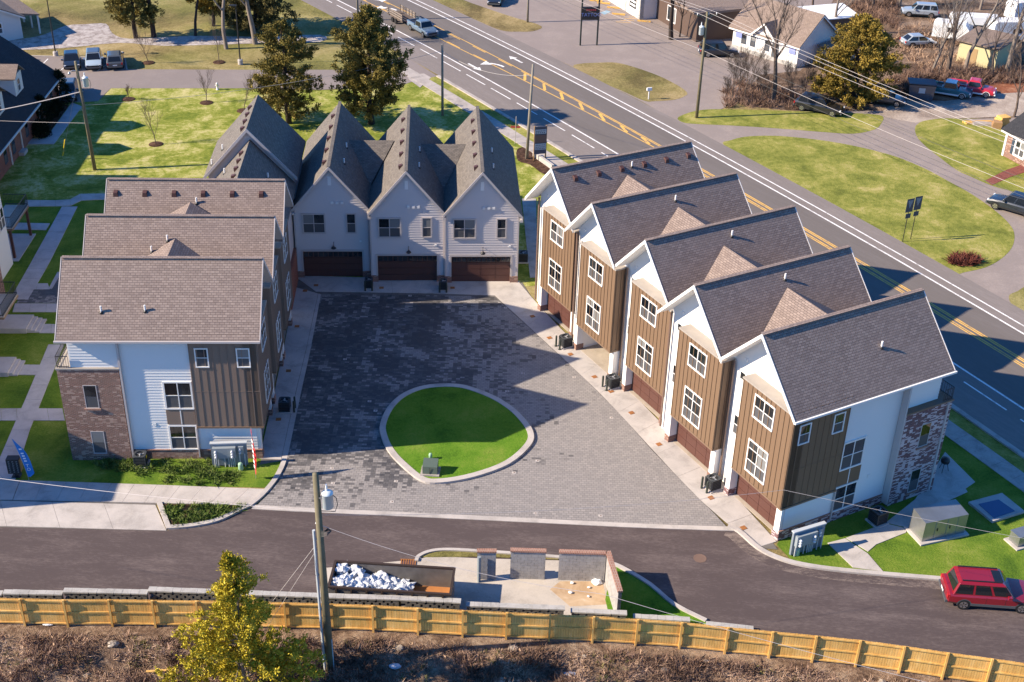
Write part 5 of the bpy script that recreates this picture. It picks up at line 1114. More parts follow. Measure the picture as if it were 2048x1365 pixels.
ramp_q = G([(58, 288), (108, 287), (165, 213), (215, 200), (218, 192), (140, 200), (92, 275), (62, 278)])
MB().prism([(p.x, p.y) for p in G([(54, 289), (108, 289), (164, 214), (144, 206), (92, 278), (60, 279)])], -.05, .05).build('hall_walk', 'concrete_walk', kind='structure')
sheet('planting_bed', G([(74, 276), (92, 276), (138, 212), (108, 205)]), .02, 'mulch')
# white house with porch, far left corner
hA = W(47, 77, 0); TH = thing('white_house', 'white house with a brown roof and a corner porch beside the gravel', 'house', hA, R(38)); 
simple_gable(TH, -11, 0, 0, 12, 2.9, 5.6, 'house_white', 'shingle_shop', 'y', .5, 'trim_white')
window(TH, 1, (-3.4, 0, 1.0), (1, 0, 0), (0, -1, 0), 1.1, 1.35, 1, (.5,), bar=.1, trim=.08)
MB().hexa([(-.2, .5, 2.75), (2.6, .5, 2.35), (2.6, 9, 2.35), (-.2, 9, 2.75)], [(-.2, .5, 3.05), (2.6, .5, 2.5), (2.6, 9, 2.5), (-.2, 9, 3.05)]).build('porch_roof', 'shingle_shop', TH)
for y in (.7, 3.5, 6.5): MB().box(2.3, 2.48, y, y+.18, 0, 2.36).build('porch_post', 'trim_white', TH)
# white shop with brown roof across the road
sA = W(1463, 96, 0); sB = W(1592, 137, 0); L = (sB-sA).length; ang = math.atan2((sB-sA).y, (sB-sA).x)
SH = thing('white_shop', 'white cottage shop with a brown gabled roof and small purple signs', 'shop', sA, ang)
simple_gable(SH, 0, L, 0, 7.6, 3.0, 5.9, 'house_white', 'shingle_shop', 'x', .45, 'trim_white')
MB().box(-.02, L+.02, -.06, -.002, 0, .5).build('stone_base', 'cap_stone', SH)
m = MB(); gx0, gx1 = L*.36, L*.66; gm = (gx0+gx1)/2; MB().add([(gx0, -.35, 2.9), (gx1, -.35, 2.9), (gm, -.35, 4.3), (gx0, -.05, 2.9), (gx1, -.05, 2.9)], [(0, 1, 2)]).build('front_gable', 'house_white', SH)
for sg, xa in ((-1, gx0-.4), (1, gx1+.4)):
    lo = [(xa, -.75, 2.7), (gm, -.75, 4.45), (gm, 2.4, 4.45), (xa, 1.0, 2.7)]; hi = [(a, b, c+.12) for a, b, c in lo]
    if sg > 0: lo, hi = lo[::-1], hi[::-1]
    MB().hexa(lo[::-1], hi[::-1]).build('gable_roof', 'shingle_shop', SH)
    P = [(xa, -.8, 2.5), (gm, -.8, 4.25), (gm, -.755, 4.25), (xa, -.755, 2.5)]; MB().hexa(P, [(a, b, c+.26) for a, b, c in P]).build('rake_board', 'trim_white', SH)
for x in (L*.14, L*.28, L*.5): window(SH, 1, (x, -.002, 1.0), (1, 0, 0), (0, -1, 0), .75, 1.3, 1, (.5,), frame='shutter_blue', bar=.08)
for x in (L*.05, L*.87): MB().box(x, x+.95, -.09, -.062, 1.6, 2.4).build('shop_sign', 'sign_blue', SH)
MB().box(L*.62, L*.62+.95, -.07, -.003, .5, 2.4).build('door', 'car_gray', SH)
MB().hexa([(L+.5, 3.0, 2.3), (L+4.6, 3.6, 2.0), (L+4.6, 9.4, 2.0), (L+.5, 9.4, 2.3)], [(L+.5, 3.0, 2.5), (L+4.6, 3.6, 2.15), (L+4.6, 9.4, 2.15), (L+.5, 9.4, 2.5)]).build('lean_to_roof', 'shingle_shop', SH); MB().box(L+.5, L+4.3, 3.8, 9.0, 0, 2.0).build('lean_to', 'house_white', SH)
# stone-edged storefront at the top
qA = W(1250, 22, 0); qB = W(1279, 40, 0); ang = math.atan2((qB-qA).y, (qB-qA).x); L = (qB-qA).length
ST = thing('storefront', 'white cornered storefront with a large lettered window beside yellow parking stops', 'shop', qA, ang)
MB().box(-9, L, 0, 12, 0, 4.0).build('wall', 'house_white', ST); 
for k in range(8):
    MB().box(L-.5+.12*(k % 2), L+.05, -.06, .5, .05+k*.5, .05+k*.5+.46).build('quoin', 'cap_stone', ST); MB().box(-.1, .35-.12*(k % 2), -.05, -.002, .05+k*.5, .05+k*.5+.46).build('quoin', 'cap_stone', ST)
wo = window(ST, 1, (L*.25, 0, .9), (1, 0, 0), (0, -1, 0), L*.52, 2.7, 1, (), frame='trim_white', bar=.12, low=None)
for k in range(4): MB().box(L*.33, L*.33+L*.34, -.03, -.02, 1.3+k*.5, 1.55+k*.5).build('window_lettering', 'mark_white', wo)
MB().box(L+.003, L+11, 2.5, 12, 0, 3.6).build('side_wing', 'rafter_dark', ST); MB().box(L+.003, L+11.3, 2.0, 12.5, 3.603, 3.9).build('wing_roof', 'shingle_shop', ST)
window(ST, 1, (L+3.0, 2.5, .7), (1, 0, 0), (0, -1, 0), 2.4, 2.0, 2, (), frame='trim_white', bar=.12, low=None)
for i, (a, b) in enumerate(((1192, 3), (1207, 8), (1227, 17), (1237, 30), (1288, 44))):
    c = W(a, b, 0); o = piece('parking_stop', 'road_yellow', None, (c.x, c.y, .1), (1.8, .2, .18), R(-12)); tag(o, 'yellow concrete parking stop before the white storefront', 'parking stop', 'yellow parking stops')
m = MB()
for k in range(5): p = W(1232+k*8.5, 44-k*3.2, .012); q = W(1262+k*6, 46-k*4.0, .012); m.beam(tuple(p), tuple(q), .12, .004)
mark('lot_hatching', m, 'road_yellow'); sheet('bay_symbol', G([(1200, 26), (1213, 21), (1222, 24), (1209, 30)]), .012, 'lot_blue')
# brick house at the right edge
rA = W(2004, 311, 0); rB = W(2050, 336, 0); ang = math.atan2((rB-rA).y, (rB-rA).x); BH = thing('brick_house', 'pink brick house with white corner trim and a dark roof', 'house', rA, ang)
simple_gable(BH, 0, 11, 0, 8, 3.0, 5.4, 'brick_wall', 'shingle_slate', 'x', .45, 'trim_white'); MB().box(-.06, .2, -.06, .2, 0, 2.95).build('corner_board', 'trim_white', BH)
window(BH, 1, (1.5, -.002, .7), (1, 0, 0), (0, -1, 0), 1.5, 1.7, 2, (.5,), bar=.12, trim=.08); MB().box(1.0, 1.38, -.05, -.003, .65, 2.45).build('shutter', 'shutter_blue', BH)
MB().prism([(p.x, p.y) for p in G([(1970, 362), (2012, 341), (2060, 324), (2060, 342), (2020, 355), (1984, 371)])], -.05, .03).build('brick_path', 'brick_walk', kind='structure')
# yellow shed
yA = W(1912, 122, 0); yB = W(1988, 141, 0); ang = math.atan2((yB-yA).y, (yB-yA).x); YS = thing('yellow_shed', 'weathered yellow shed with a flat dark roof behind bare trees', 'shed', yA, ang)
Ls = (yB-yA).length; MB().box(0, Ls, 0, 5, 0, 2.6).build('wall', 'shed_yellow', YS); MB().hexa([(-.3, -.4, 2.6), (Ls+.3, -.4, 2.6), (Ls+.3, 5.3, 3.1), (-.3, 5.3, 3.1)], [(-.3, -.4, 2.75), (Ls+.3, -.4, 2.75), (Ls+.3, 5.3, 3.25), (-.3, 5.3, 3.25)]).build('roof', 'shingle_shop', YS); MB().box(Ls*.3, Ls*.3+1.0, -.04, -.002, 0, 2.0).build('door', 'utility_tan', YS)
for i, (a, b, l_, h_, lb) in enumerate(((1898, 80, 4.5, 2.4, 'white camper trailer standing left of the yellow shed'), (1945, 74, 6.5, 2.9, 'large white camper trailer behind the yellow shed'), (2020, 82, 6.0, 2.8, 'white camper trailer behind the forked bare trees'), (2052, 40, 6, 2.8, 'white camper trailer beyond the wood pile'))):
    T = thing('camper_trailer', lb, 'trailer', W(a, b, 0), R(-20+i*13), 'white trailers in the yard'); m = MB(); prof = [(-l_/2, .5), (l_/2, .5), (l_/2, h_-.6), (l_/2-.5, h_), (-l_/2+.3, h_), (-l_/2, h_-.3)]; m.hexa([(x, -1.1, z) for x, z in prof][::-1], [(x, 1.1, z) for x, z in prof][::-1]); m.build('body', 'tarp_white', T)
    MB().box(-.4, .8, -1.13, -1.103, 1.3, 1.9).build('window', 'auto_glass', T)
    for s in (-1, 1): MB().cyl((.3, s*1.0-.1, .35), .35, .2, 12, 'y').build('wheel', 'tyre', T)
T = thing('metal_shed', 'low shed with a white sheet roof behind the cottage shop', 'shed', W(1648, 62, 0), R(20)); MB().box(-3.5, 3.5, -2, 2, 0, 2.2).build('wall', 'rafter_dark', T); MB().hexa([(-3.8, -2.3, 2.2), (3.8, -2.3, 2.2), (3.8, 2.3, 2.7), (-3.8, 2.3, 2.7)], [(-3.8, -2.3, 2.32), (3.8, -2.3, 2.32), (3.8, 2.3, 2.82), (-3.8, 2.3, 2.82)]).build('roof', 'tarp_white', T)
# hutch, lumber on the right
T = thing('blue_skip', 'faded blue steel skip beside the teal pickup', 'skip', W(1838, 198, 0), R(-8)); 
MB().hexa([(-1.3, -.9, .1), (1.3, -.9, .1), (1.3, .9, .1), (-1.3, .9, .1)], [(-1.5, -1.0, 1.9), (1.5, -1.0, 1.9), (1.5, 1.0, 2.0), (-1.5, 1.0, 2.0)]).build('bin', 'car_blue', T); MB().box(-1.55, 1.55, -1.05, 1.05, 2.003, 2.1).build('lid', 'shutter_blue', T); MB().box(-.35, .35, -.99, -.96, 1.0, 1.6).build('label_plate', 'car_paleblue', T)
LP_ = [(1955, 246, 3.2, .25, 'fence_wood', 8), (1972, 250, 3.0, .3, 'concrete_old', -6), (2003, 250, 1.2, 1.0, 'fence_wood', 20), (1992, 255, .9, .7, 'pole_tan', -12)]
for i, (a, b, l_, h_, mt, an) in enumerate(LP_):
    T = thing('lumber_pile', ['pile of sawn boards at the lawn edge near the brick house', 'stack of grey planks near the brick house', 'tan plywood crate near the brick house', 'small tan crate near the brick house'][i], 'lumber', W(a, b, 0), R(an))
    for k in range(4): MB().box(-l_/2+random.uniform(-.1, .1), l_/2+random.uniform(-.1, .1), -.5+k*.2 if i < 2 else -.5, -.31+k*.2 if i < 2 else .5, (0 if i < 2 else k*h_/4+.002*k), (h_*random.uniform(.6, 1) if i < 2 else (k+1)*h_/4)).build('board', mt, T)
# the next row of houses at the left edge: only its decks and corners reach into view
NB = thing('neighbour_row', 'brick and white row house at the left edge with timber decks and black railings', 'townhouse', W(12, 640, 0), AB)
MB().box(-14, -2.2, -25, 9.5, 0, 9.0).build('wall', 'siding_white', NB); MB().box(-5.5, -1.35, -1.5, 4.4, 0, 6.2).build('brick_tower', 'brick_wall', NB); MB().box(-5.5, -1.2, -9.5, -4.8, 0, 6.2).build('brick_tower', 'brick_wall', NB)
MB().box(-14, -2.0, -25.2, 9.7, 9.003, 9.4).build('roof_slab', 'shingle_brown', NB)
MB().box(-24, -12.5, 9.6, 26, 0, 10.2).build('unseen_wing', 'siding_white', NB)  # block added out of view to throw shade over the garden walk
def deck(x0, x1, y0, y1, z, posts):
    D = MB().box(x0, x1, y0, y1, z-.25, z-.06).build('deck', 'brown_trim', NB)
    n = int((y1-y0)/.2)
    for k in range(n): piece('deck_board', 'pad_concrete', D, ((x0+x1)/2, y0+(k+.5)*(y1-y0)/n, z-.04), (x1-x0, (y1-y0)/n-.012, .04))
    r_ = MB()
    for zz in (z+.1, z+1.0): r_.beam((x0, y0+.05, zz), (x1-.05, y0+.05, zz), .04, .05).beam((x1-.05, y0+.05, zz), (x1-.05, y1-.05, zz), .04, .05).beam((x0, y1-.05, zz), (x1-.05, y1-.05, zz), .04, .05)
    k = x0
    while k < x1: r_.beam((k, y0+.05, z), (k, y0+.05, z+1), .018, .018); r_.beam((k, y1-.05, z), (k, y1-.05, z+1), .018, .018); k += .13
    k = y0
    while k < y1: r_.beam((x1-.05, k, z), (x1-.05, k, z+1), .018, .018); k += .13
    r_.build('railing', 'black_metal', D)
    for (x, y) in posts: MB().box(x-.1, x+.1, y-.1, y+.1, 0, z-.25).build('deck_post', 'garage_door', NB)
inv = (Matrix.Translation(NB.location) @ Matrix.Rotation(AB, 4, 'Z')).inverted()
pa = inv @ W(62, 472, 0); pb = inv @ W(30, 517, 0); da = inv @ W(56, 405, 2.9); db = inv @ W(24, 456, 2.9)
deck(-4, max(da.x, pa.x+.2), pb.y-.2, pa.y+.2, 2.9, [(pa.x, pa.y), (pb.x, pb.y)])
MB().box(-5, pa.x+.35, pb.y-.6, pa.y+.3, 0, .06).build('patio', 'concrete_walk', NB)
dc = inv @ W(28, 600, 3.1); deck(-4, dc.x, dc.y-2.6, dc.y+1.0, 3.1, [])
dc = inv @ W(-4, 730, 3.0)
window(NB, 1, (-2.2, 8, 3.6), (0, 1, 0), (1, 0, 0), 1.4, 1.8, 2, (.5,))
# church parking markings
for (a, b, c, d) in ((30, 112, 29, 139), (96, 118, 73, 141), (104, 119, 84, 141) if 0 else (60, 114, 34, 138), (150, 120, 121, 141), (229, 119, 195, 142)):
    m = MB(); m.beam(tuple(W(a, b, .010)), tuple(W(c, d, .010)), .12, .004); mark('bay_line', m)
ribbon(G([(-100, 108), (34, 113), (160, 116), (249, 119), (252, 140)]), 0, .2, 0, .1).build('kerb', 'concrete_old', kind='structure')

# ------------------------------------------------------------------ vehicles
def loft(secs, caps=True):
    """secs: list of rings (lists of points, same length)"""
    m = MB(); n = len(secs[0]); vs = [p for s in secs for p in s]; fs = []
    for i in range(len(secs)-1):
        for k in range(n): fs.append((i*n+k, (i+1)*n+k, (i+1)*n+(k+1) % n, i*n+(k+1) % n))
    if caps: fs += [tuple(range(n)), tuple(range((len(secs)-1)*n, len(secs)*n))[::-1]]
    m.add(vs, fs); return m
def bev(o, w):
    m = o.modifiers.new('bevel', 'BEVEL'); m.width = w; m.segments = 3; m.limit_method = 'ANGLE'; m.angle_limit = R(18); m.harden_normals = True; return o
def vehicle(name, label, cat, loc, rz, kind, paint, group=None, paint2=None, L=None, roof=None, wheel_r=.36, W_=1.9):
    T = thing(name, label, cat, loc, rz, group); w = W_/2
    P = {'suv': dict(L=4.9, hood=1.02, belt=1.08, top=1.78, cab=(-2.35, -2.05, .55, 1.15), nose=.62, tail=1.05),
         'wagon': dict(L=4.75, hood=.95, belt=1.0, top=1.58, cab=(-2.25, -1.7, .35, 1.15), nose=.55, tail=.98),
         'hatch': dict(L=4.3, hood=.9, belt=.95, top=1.5, cab=(-2.0, -1.25, .35, 1.2), nose=.5, tail=.98),
         'pickup': dict(L=5.3, hood=1.05, belt=1.08, top=1.72, cab=(-.55, -.4, .85, 1.25), nose=.7, tail=1.0)}[kind]
    Lh = (L or P['L'])/2; hood, belt, top_ = P['hood'], P['belt'], P['top']; zb = .30
    def ring(x, ww, zt, z0=zb):
        return [(x, -ww*.90, z0), (x, -ww, z0+.18), (x, -ww*1.0, zt-.16), (x, -ww*.93, zt-.02), (x, -ww*.55, zt+.015), (x, ww*.55, zt+.015), (x, ww*.93, zt-.02), (x, ww*1.0, zt-.16), (x, ww, z0+.18), (x, ww*.90, z0)]
    c0, c1, c2, c3 = P['cab']
    st = [(-Lh, .86, P['tail']-.12, zb+.12), (-Lh+.10, .95, P['tail'], zb+.04), (-Lh*.72, 1, belt, zb), (c2, 1, belt, zb), (c3, .99, hood, zb), (Lh-.55, .97, hood-.08, zb), (Lh-.14, .92, hood-.2, zb+.04), (Lh, .82, P['nose']+.1, zb+.14)]
    if kind == 'pickup': st = [(-Lh, .93, .98, zb+.12), (-Lh+.05, .98, 1.0, zb+.08), (c0-.08, 1, 1.02, zb)]+st[3:]
    b = bev(loft([ring(x, w*k, zt, z0) for x, k, zt, z0 in st]).build('body', paint, T, True), .05)
    if kind == 'pickup':
        MB().box(-Lh+.14, c0-.2, -w+.22, w-.22, .62, 1.045).build('cargo_bed', 'black_metal', T)
        for s in (-1, 1): MB().box(-Lh+.05, c0-.1, s*w-(.16 if s > 0 else -.0), s*w+(.16 if s < 0 else 0), 1.0, 1.16).build('bed_rail', paint, T)
        MB().box(-Lh+.02, -Lh+.12, -w+.15, w-.15, .95, 1.15).build('tailgate', paint, T)
    # cabin
    wt, wb = w*.78, w*.95
    lo = [(c0, -wb, belt-.08), (c3, -wb, belt-.08), (c3, wb, belt-.08), (c0, wb, belt-.08)]
    hi = [(c1, -wt, top_-.03), (c2, -wt, top_-.03), (c2, wt, top_-.03), (c1, wt, top_-.03)]
    cb = bev(MB().hexa(lo, hi).build('cabin', paint, T, True), .05)
    m = MB().hexa([(c1+.02, -wt*.97, top_-.035), (c2-.03, -wt*.97, top_-.03), (c2-.03, wt*.97, top_-.03), (c1+.02, wt*.97, top_-.035)], [(c1+.15, -wt*.8, top_+.03), (c2-.18, -wt*.8, top_+.03), (c2-.18, wt*.8, top_+.03), (c1+.15, wt*.8, top_+.03)]); m.build('roof', roof or paint, T)
    V = [Vector(p) for p in lo]; U = [Vector(p) for p in hi]
    def pane(nm, a, b_, c, d, m0=.08, m1=.14):   # quad a,b low ; d,c high ; inset and pushed out
        n_ = (b_-a).cross(d-a).normalized(); q = lambda s, t: (a.lerp(b_, s)).lerp(d.lerp(c, s), t)+n_*.012
        pts = [q(m0, m1), q(1-m0, m1), q(1-m0, 1-m1*.7), q(m0, 1-m1*.7)]; bk = [p-n_*.02 for p in pts]
        MB().hexa([tuple(p) for p in bk], [tuple(p) for p in pts]).build(nm, 'auto_glass', cb)
    pane('windshield', V[1], V[2], U[2], U[1], .06, .06); pane('rear_window', V[3], V[0], U[0], U[3], .10, .15)
    nside = 1 if kind == 'pickup' else 3 if kind in ('suv', 'wagon') else 2
    for (a, b_, c, d) in ((V[0], V[1], U[1], U[0]), (V[2], V[3], U[3], U[2])):
        for k in range(nside):
            s0, s1 = k/nside, (k+1)/nside; pane('side_window', a.lerp(b_, s0), a.lerp(b_, s1), d.lerp(c, s1), d.lerp(c, s0), .07, .14)
    # wheels
    wx = (Lh-.92, -Lh+.98)
    for x in wx:
        for s in (-1, 1):
            wh = MB().cyl((x, s*(w-.20) if s > 0 else -w-.015, wheel_r), wheel_r, .215, 20, 'y').build('wheel', 'tyre', T)
            y = s*(w+.016); r2 = wheel_r*.66
            MB().cyl((x, y if s > 0 else y-.012, wheel_r), r2, .012, 16, 'y').build('rim', 'rim', wh)
            sp = MB()
            for k in range(5): t = k*1.257; sp.box(-.02, .02, 0, .01, 0, 0.001) if 0 else sp.beam((x+.06*math.cos(t+.6), y+s*.014, wheel_r+.06*math.sin(t+.6)), (x+r2*.9*math.cos(t+.6), y+s*.014, wheel_r+r2*.9*math.sin(t+.6)), .05, .01, (0, 1, 0))
            sp.build('hub_gap', 'black_metal', wh)
            ar = MB(); N = 12; rr = wheel_r+.075
            pts = [(x+rr*math.cos(math.pi*k/N), s*(w+.004), wheel_r+rr*math.sin(math.pi*k/N)-.02) for k in range(N+1)]
            vs = []; 
            for (px_, py_, pz_) in pts:
                q = wheel_r+.01; vs += [(px_, py_, pz_), (x+(px_-x)*q/rr, py_, wheel_r+(pz_-wheel_r)*q/rr)]
            ar.add(vs, [(2*k, 2*k+1, 2*k+3, 2*k+2) for k in range(N)]); ar.build('wheel_arch', paint2 or 'black_metal', T)
    for s in (-1, 1):
        MB().box(Lh-.16, Lh-.02, s*w*.80-.16, s*w*.80+.10 if s < 0 else s*w*.80+.06, hood-.36, hood-.2).build('headlight', 'head_lamp', T)
        MB().box(-Lh-.012, -Lh+.16, s*w*.84-.10, s*w*.84+.10, P['tail']-.32, P['tail']-.08).build('taillight', 'tail_red', T)
        MB().hexa([(c3-.42, s*(w*.96), belt-.02), (c3-.22, s*(w*.96), belt-.02), (c3-.22, s*(w+.2), belt), (c3-.42, s*(w+.2), belt)], [(c3-.42, s*(w*.96), belt+.12), (c3-.22, s*(w*.96), belt+.12), (c3-.22, s*(w+.2), belt+.16), (c3-.42, s*(w+.2), belt+.16)]).build('mirror', paint, T)
        MB().box(-Lh*.55, Lh*.5, s*w-.02 if s > 0 else s*w-.012, s*w+.012 if s > 0 else s*w+.02, zb+.02, zb+.2).build('sill', paint2 or 'black_metal', T)
        for xx in ((.1,) if kind == 'pickup' else (.35, -.75)): MB().box(xx, xx+.18, s*(w+.002)-.006, s*(w+.002)+.018, belt-.2, belt-.165).build('door_handle', 'chrome' if kind == 'pickup' else paint, T); MB().box(xx+.32, xx+.335, s*w-.002, s*w+.006, zb+.22, belt-.12).build('door_seam', 'black_metal', T)
    MB().box(Lh-.05, Lh+.035, -w*.62, w*.62, .52, hood-.36).build('grille', 'black_metal', T); MB().box(Lh-.06, Lh+.09, -w*.88, w*.88, zb+.06, .52).build('bumper', paint2 or 'car_gray', T); MB().box(-Lh-.08, -Lh+.06, -w*.9, w*.9, zb+.08, .56).build('bumper', paint2 or 'car_gray', T)
    MB().box(-Lh-.094, -Lh-.083, -.24, .24, .6, .72).build('number_plate', 'mark_white', T)
    return T
vr = vehicle('parked_car', 'red sport utility car on the dark lane beside the kerb', 'car', W(1972, 1208, .01)+V3(.15, .35, 0), R(-3.5), 'suv', 'car_red', paint2='car_gray', L=5.2, W_=2.0)
for s in (-1, 1): MB().beam((-1.9, s*.62, 1.87), (.35, s*.62, 1.87), .05, .05).build('roof_rack', 'black_metal', vr)
MB().box(-.05, .45, -.5, .5, 1.80, 1.822).build('sunroof', 'auto_glass', vr); MB().box(-1.7, -.2, -.55, .55, 1.80, 1.815).build('roof_panel', 'car_red', vr)
CG = 'cars parked by the brick hall'
vehicle('parked_car', 'dark blue hatchback parked nearest the tall lamp post', 'car', W(145, 131, .01), R(-72), 'hatch', 'car_navy', CG); vehicle('parked_car', 'silver blue crossover car between two dark cars', 'car', W(189, 130, .01), R(-74), 'wagon', 'car_paleblue', CG, roof='car_gray')
vehicle('parked_car', 'dark grey crossover car at the end bay beside the grass', 'car', W(231, 129, .01), R(106), 'wagon', 'car_gray', CG); vehicle('parked_car', 'grey hatchback in the shade of the brick hall', 'car', W(139, 193, .01), R(-78), 'wagon', 'car_gray', CG)
vehicle('pickup_truck', 'dark blue pickup at the left edge of the church bays', 'pickup', W(10, 131, .01), R(62), 'pickup', 'car_navy', CG, L=5.6)
vehicle('parked_car', 'black sport utility car beside the white cottage shop', 'car', W(1436, 111, .01), R(4), 'suv', 'car_navy'); vehicle('parked_car', 'black long-roofed car on the grass under the amber cedar', 'car', W(1637, 223, .012), R(-28), 'suv', 'car_black', L=5.4)
vehicle('parked_car', 'black sport utility car on the curving driveway', 'car', W(2022, 425, .012)+V3(.4, .3, 0), R(141), 'suv', 'car_navy', L=5.0); vehicle('parked_car', 'dark car in the cedar shade beside the blue skip', 'car', W(1768, 206, .01), R(-20), 'wagon', 'car_gray')
vehicle('pickup_truck', 'teal and white vintage pickup on the red dirt', 'pickup', W(1894, 190, .012), R(-24), 'pickup', 'car_teal', 'vintage pickups on the red dirt', roof='car_white', paint2='car_white'); vehicle('pickup_truck', 'red and white vintage pickup on the red dirt', 'pickup', W(1942, 187, .012), R(-24), 'pickup', 'car_bright_red', 'vintage pickups on the red dirt', paint2='car_white')
vehicle('parked_car', 'grey jeep-like car in the far dirt yard', 'car', W(1838, 32, .01), R(172), 'suv', 'car_silver'); vehicle('parked_car', 'dark blue car in the far parking bays', 'car', W(991, 6, .01), R(-95), 'hatch', 'car_navy'); vehicle('parked_car', 'dark blue van by the storefront wing', 'car', W(1478, 24, .01), R(75), 'suv', 'car_blue')
vehicle('parked_car', 'small white car roof beyond the brush in the far yard', 'car', W(1835, 92, .01), R(10), 'hatch', 'car_silver')
p0 = RP(14.4, -6.0); a = math.atan2(RD.y, RD.x)
vehicle('pickup_truck', 'steel blue pickup driving on the main road', 'pickup', (p0[0], p0[1], .03), a, 'pickup', 'car_steel')
q0 = RP(8.9, -6.0); T = thing('stake_trailer', 'brown stake-sided trailer behind the steel blue pickup', 'trailer', (q0[0], q0[1], .03), a)
MB().box(-2.2, 2.2, -.95, .95, .6, .75).build('deck', 'bark', T)
for s in (-1, 1):
    for k in range(6): MB().box(-2.15+k*.84, -2.05+k*.84, s*.95-.03, s*.95+.03, .75, 1.65).build('stake', 'bark', T)
    for z in (.85, 1.15, 1.45): MB().box(-2.2, 2.2, s*.95+(.032 if s > 0 else -.062), s*.95+(.062 if s > 0 else -.032), z, z+.18).build('side_board', 'bark_pale', T)
    for x in (-.5, .4): MB().cyl((x, s*1.0-.1, .33), .33, .2, 14, 'y').build('wheel', 'tyre', T)
MB().beam((2.2, 0, .6), (3.4, 0, .55), .1, .1).build('drawbar', 'black_metal', T)

# ------------------------------------------------------------------ vegetation
def np_mesh(name, verts, faces, mat, parent=None, kind=None):
    me = bpy.data.meshes.new(name); nv, nf = len(verts), len(faces); k = faces.shape[1]
    me.vertices.add(nv); me.vertices.foreach_set('co', verts.astype(np.float32).ravel())
    me.loops.add(nf*k); me.loops.foreach_set('vertex_index', faces.astype(np.int32).ravel())
    me.polygons.add(nf); me.polygons.foreach_set('loop_start', np.arange(0, nf*k, k, dtype=np.int32)); 
    me.update(calc_edges=True); me.validate(); me.materials.append(MATS[mat]); return link(name, me, parent, kind)
def sprays(C, D, size, per, rng, flat=.34, spread=.8):
    """small leaf-spray quads round centres C with main direction D"""
    N = len(C); C = np.repeat(C, per, 0); D = np.repeat(D, per, 0); n = len(C)
    d = D+rng.normal(0, spread, (n, 3)); d /= np.linalg.norm(d, axis=1, keepdims=True)+1e-9
    r = rng.normal(0, 1, (n, 3)); t = np.cross(d, r); t /= np.linalg.norm(t, axis=1, keepdims=True)+1e-9
    s = size*(.55+.9*rng.random((n, 1))); o = C+rng.normal(0, size*.75, (n, 3)); w = s*flat
    V = np.stack([o-t*w*.35, o+d*s*.55-t*w, o+d*s*1.25, o+d*s*.55+t*w], 1).reshape(-1, 3)
    return V, np.arange(4*n).reshape(-1, 4)
def conifer(name, label, base, H, prof, leaf, bark, seed, nb=230, size=.26, per=11, group=None, trunk_r=.25, up=.35, tuft=7, clear=.1, cat='tree', lobes=(.55, 1.2)):
    rng = np.random.default_rng(seed); T = thing(name, label, cat, base, 0, group)
    pts = [(0.04*H*math.sin(k*1.3+seed)*.25, .03*H*math.cos(k*1.7+seed)*.25, H*.96*k/8) for k in range(9)]
    MB().tube(pts, [trunk_r*(1-.9*k/8) for k in range(9)], 8).build('trunk', bark, T, True)
    Cs, Ds, br = [], [], MB()
    lob = rng.uniform(lobes[0], lobes[1], 14)
    for i in range(nb):
        u = clear+(1-clear)*(rng.random()**.85); az = rng.random()*2*math.pi
        R_ = prof(u)*lob[int((az/6.283*7+u*9) % 14)]*rng.uniform(.6, 1.12); z = u*H; tx = np.interp(z, [p[2] for p in pts], [p[0] for p in pts]); ty = np.interp(z, [p[2] for p in pts], [p[1] for p in pts])
        dv = np.array([math.cos(az), math.sin(az), up+rng.normal(0, .12)+.5*max(0, u-.6)]); dv /= np.linalg.norm(dv)
        root = np.array([tx, ty, z-.25*R_]); end = root+dv*R_
        if i % 3 == 0: br.tube([tuple(root), tuple(root+dv*R_*.6-np.array([0, 0, .03*R_])), tuple(end)], [.012*R_+.012, .03, .01], 4, False)
        k = max(2, int(tuft*R_/2.2)); t = .34+.70*rng.random(k)**.6
        c = root+np.outer(t*R_, dv)+rng.normal(0, .085*R_/2+.05, (k, 3)); Cs.append(c); Ds.append(np.repeat(dv[None]+np.array([[0, 0, .35]]), k, 0))
    br.build('limbs', bark, T, uv=False)
    V, Fc = sprays(np.concatenate(Cs), np.concatenate(Ds), size, per, rng); np_mesh('crown', V, Fc, leaf, T); return T
def oval(w, lo=.35): return lambda u: w*(.70+.30*(u/lo)) if u < lo else w*max(.05, 1-((u-lo)/(1-lo))**2.1)**.62
def place_h(px, top_y): b = W(*px, 0); return b, Zat(b, top_y)
b, h = place_h((576, 247), 44); conifer('cedar_tree', 'olive cedar with open lower limbs behind the grey corner roof', b, h, oval(3.7, .45), 'cedar_leaf', 'bark_dark', 1, 190, .16, 30, 'cedars behind the grey roofs', .34, .3, 8, .10)
b, h = place_h((741, 248), 18); conifer('cedar_tree', 'tall dense olive cedar rising over the grey gables', b, h, oval(4.4, .4), 'cedar_leaf', 'bark_dark', 2, 280, .16, 30, 'cedars behind the grey roofs', .38, .45, 9, .10)
b, h = place_h((272, 76), -85); conifer('cedar_tree', 'broad dark cedar on the dry grass by the gravel yard', b, h, oval(3.5, .4), 'cedar_leaf', 'bark_dark', 3, 190, .18, 22, 'cedars on the dry grass', .3, .3, 8, .22)
b, h = place_h((512, 60), -75); conifer('cedar_tree', 'shaggy dark cedar among the bare trunks', b, h, oval(4.6, .3), 'cedar_dark', 'bark_dark', 4, 210, .18, 22, 'cedars on the dry grass', .3, .1, 8, .12)
b, h = place_h((428, 52), -60); conifer('cedar_tree', 'rusty brown cedar behind the slender trunk', b, h, oval(2.8, .4), 'cedar_amber', 'bark_dark', 5, 130, .18, 22, 'cedars on the dry grass', .25, .25, 8, .25)
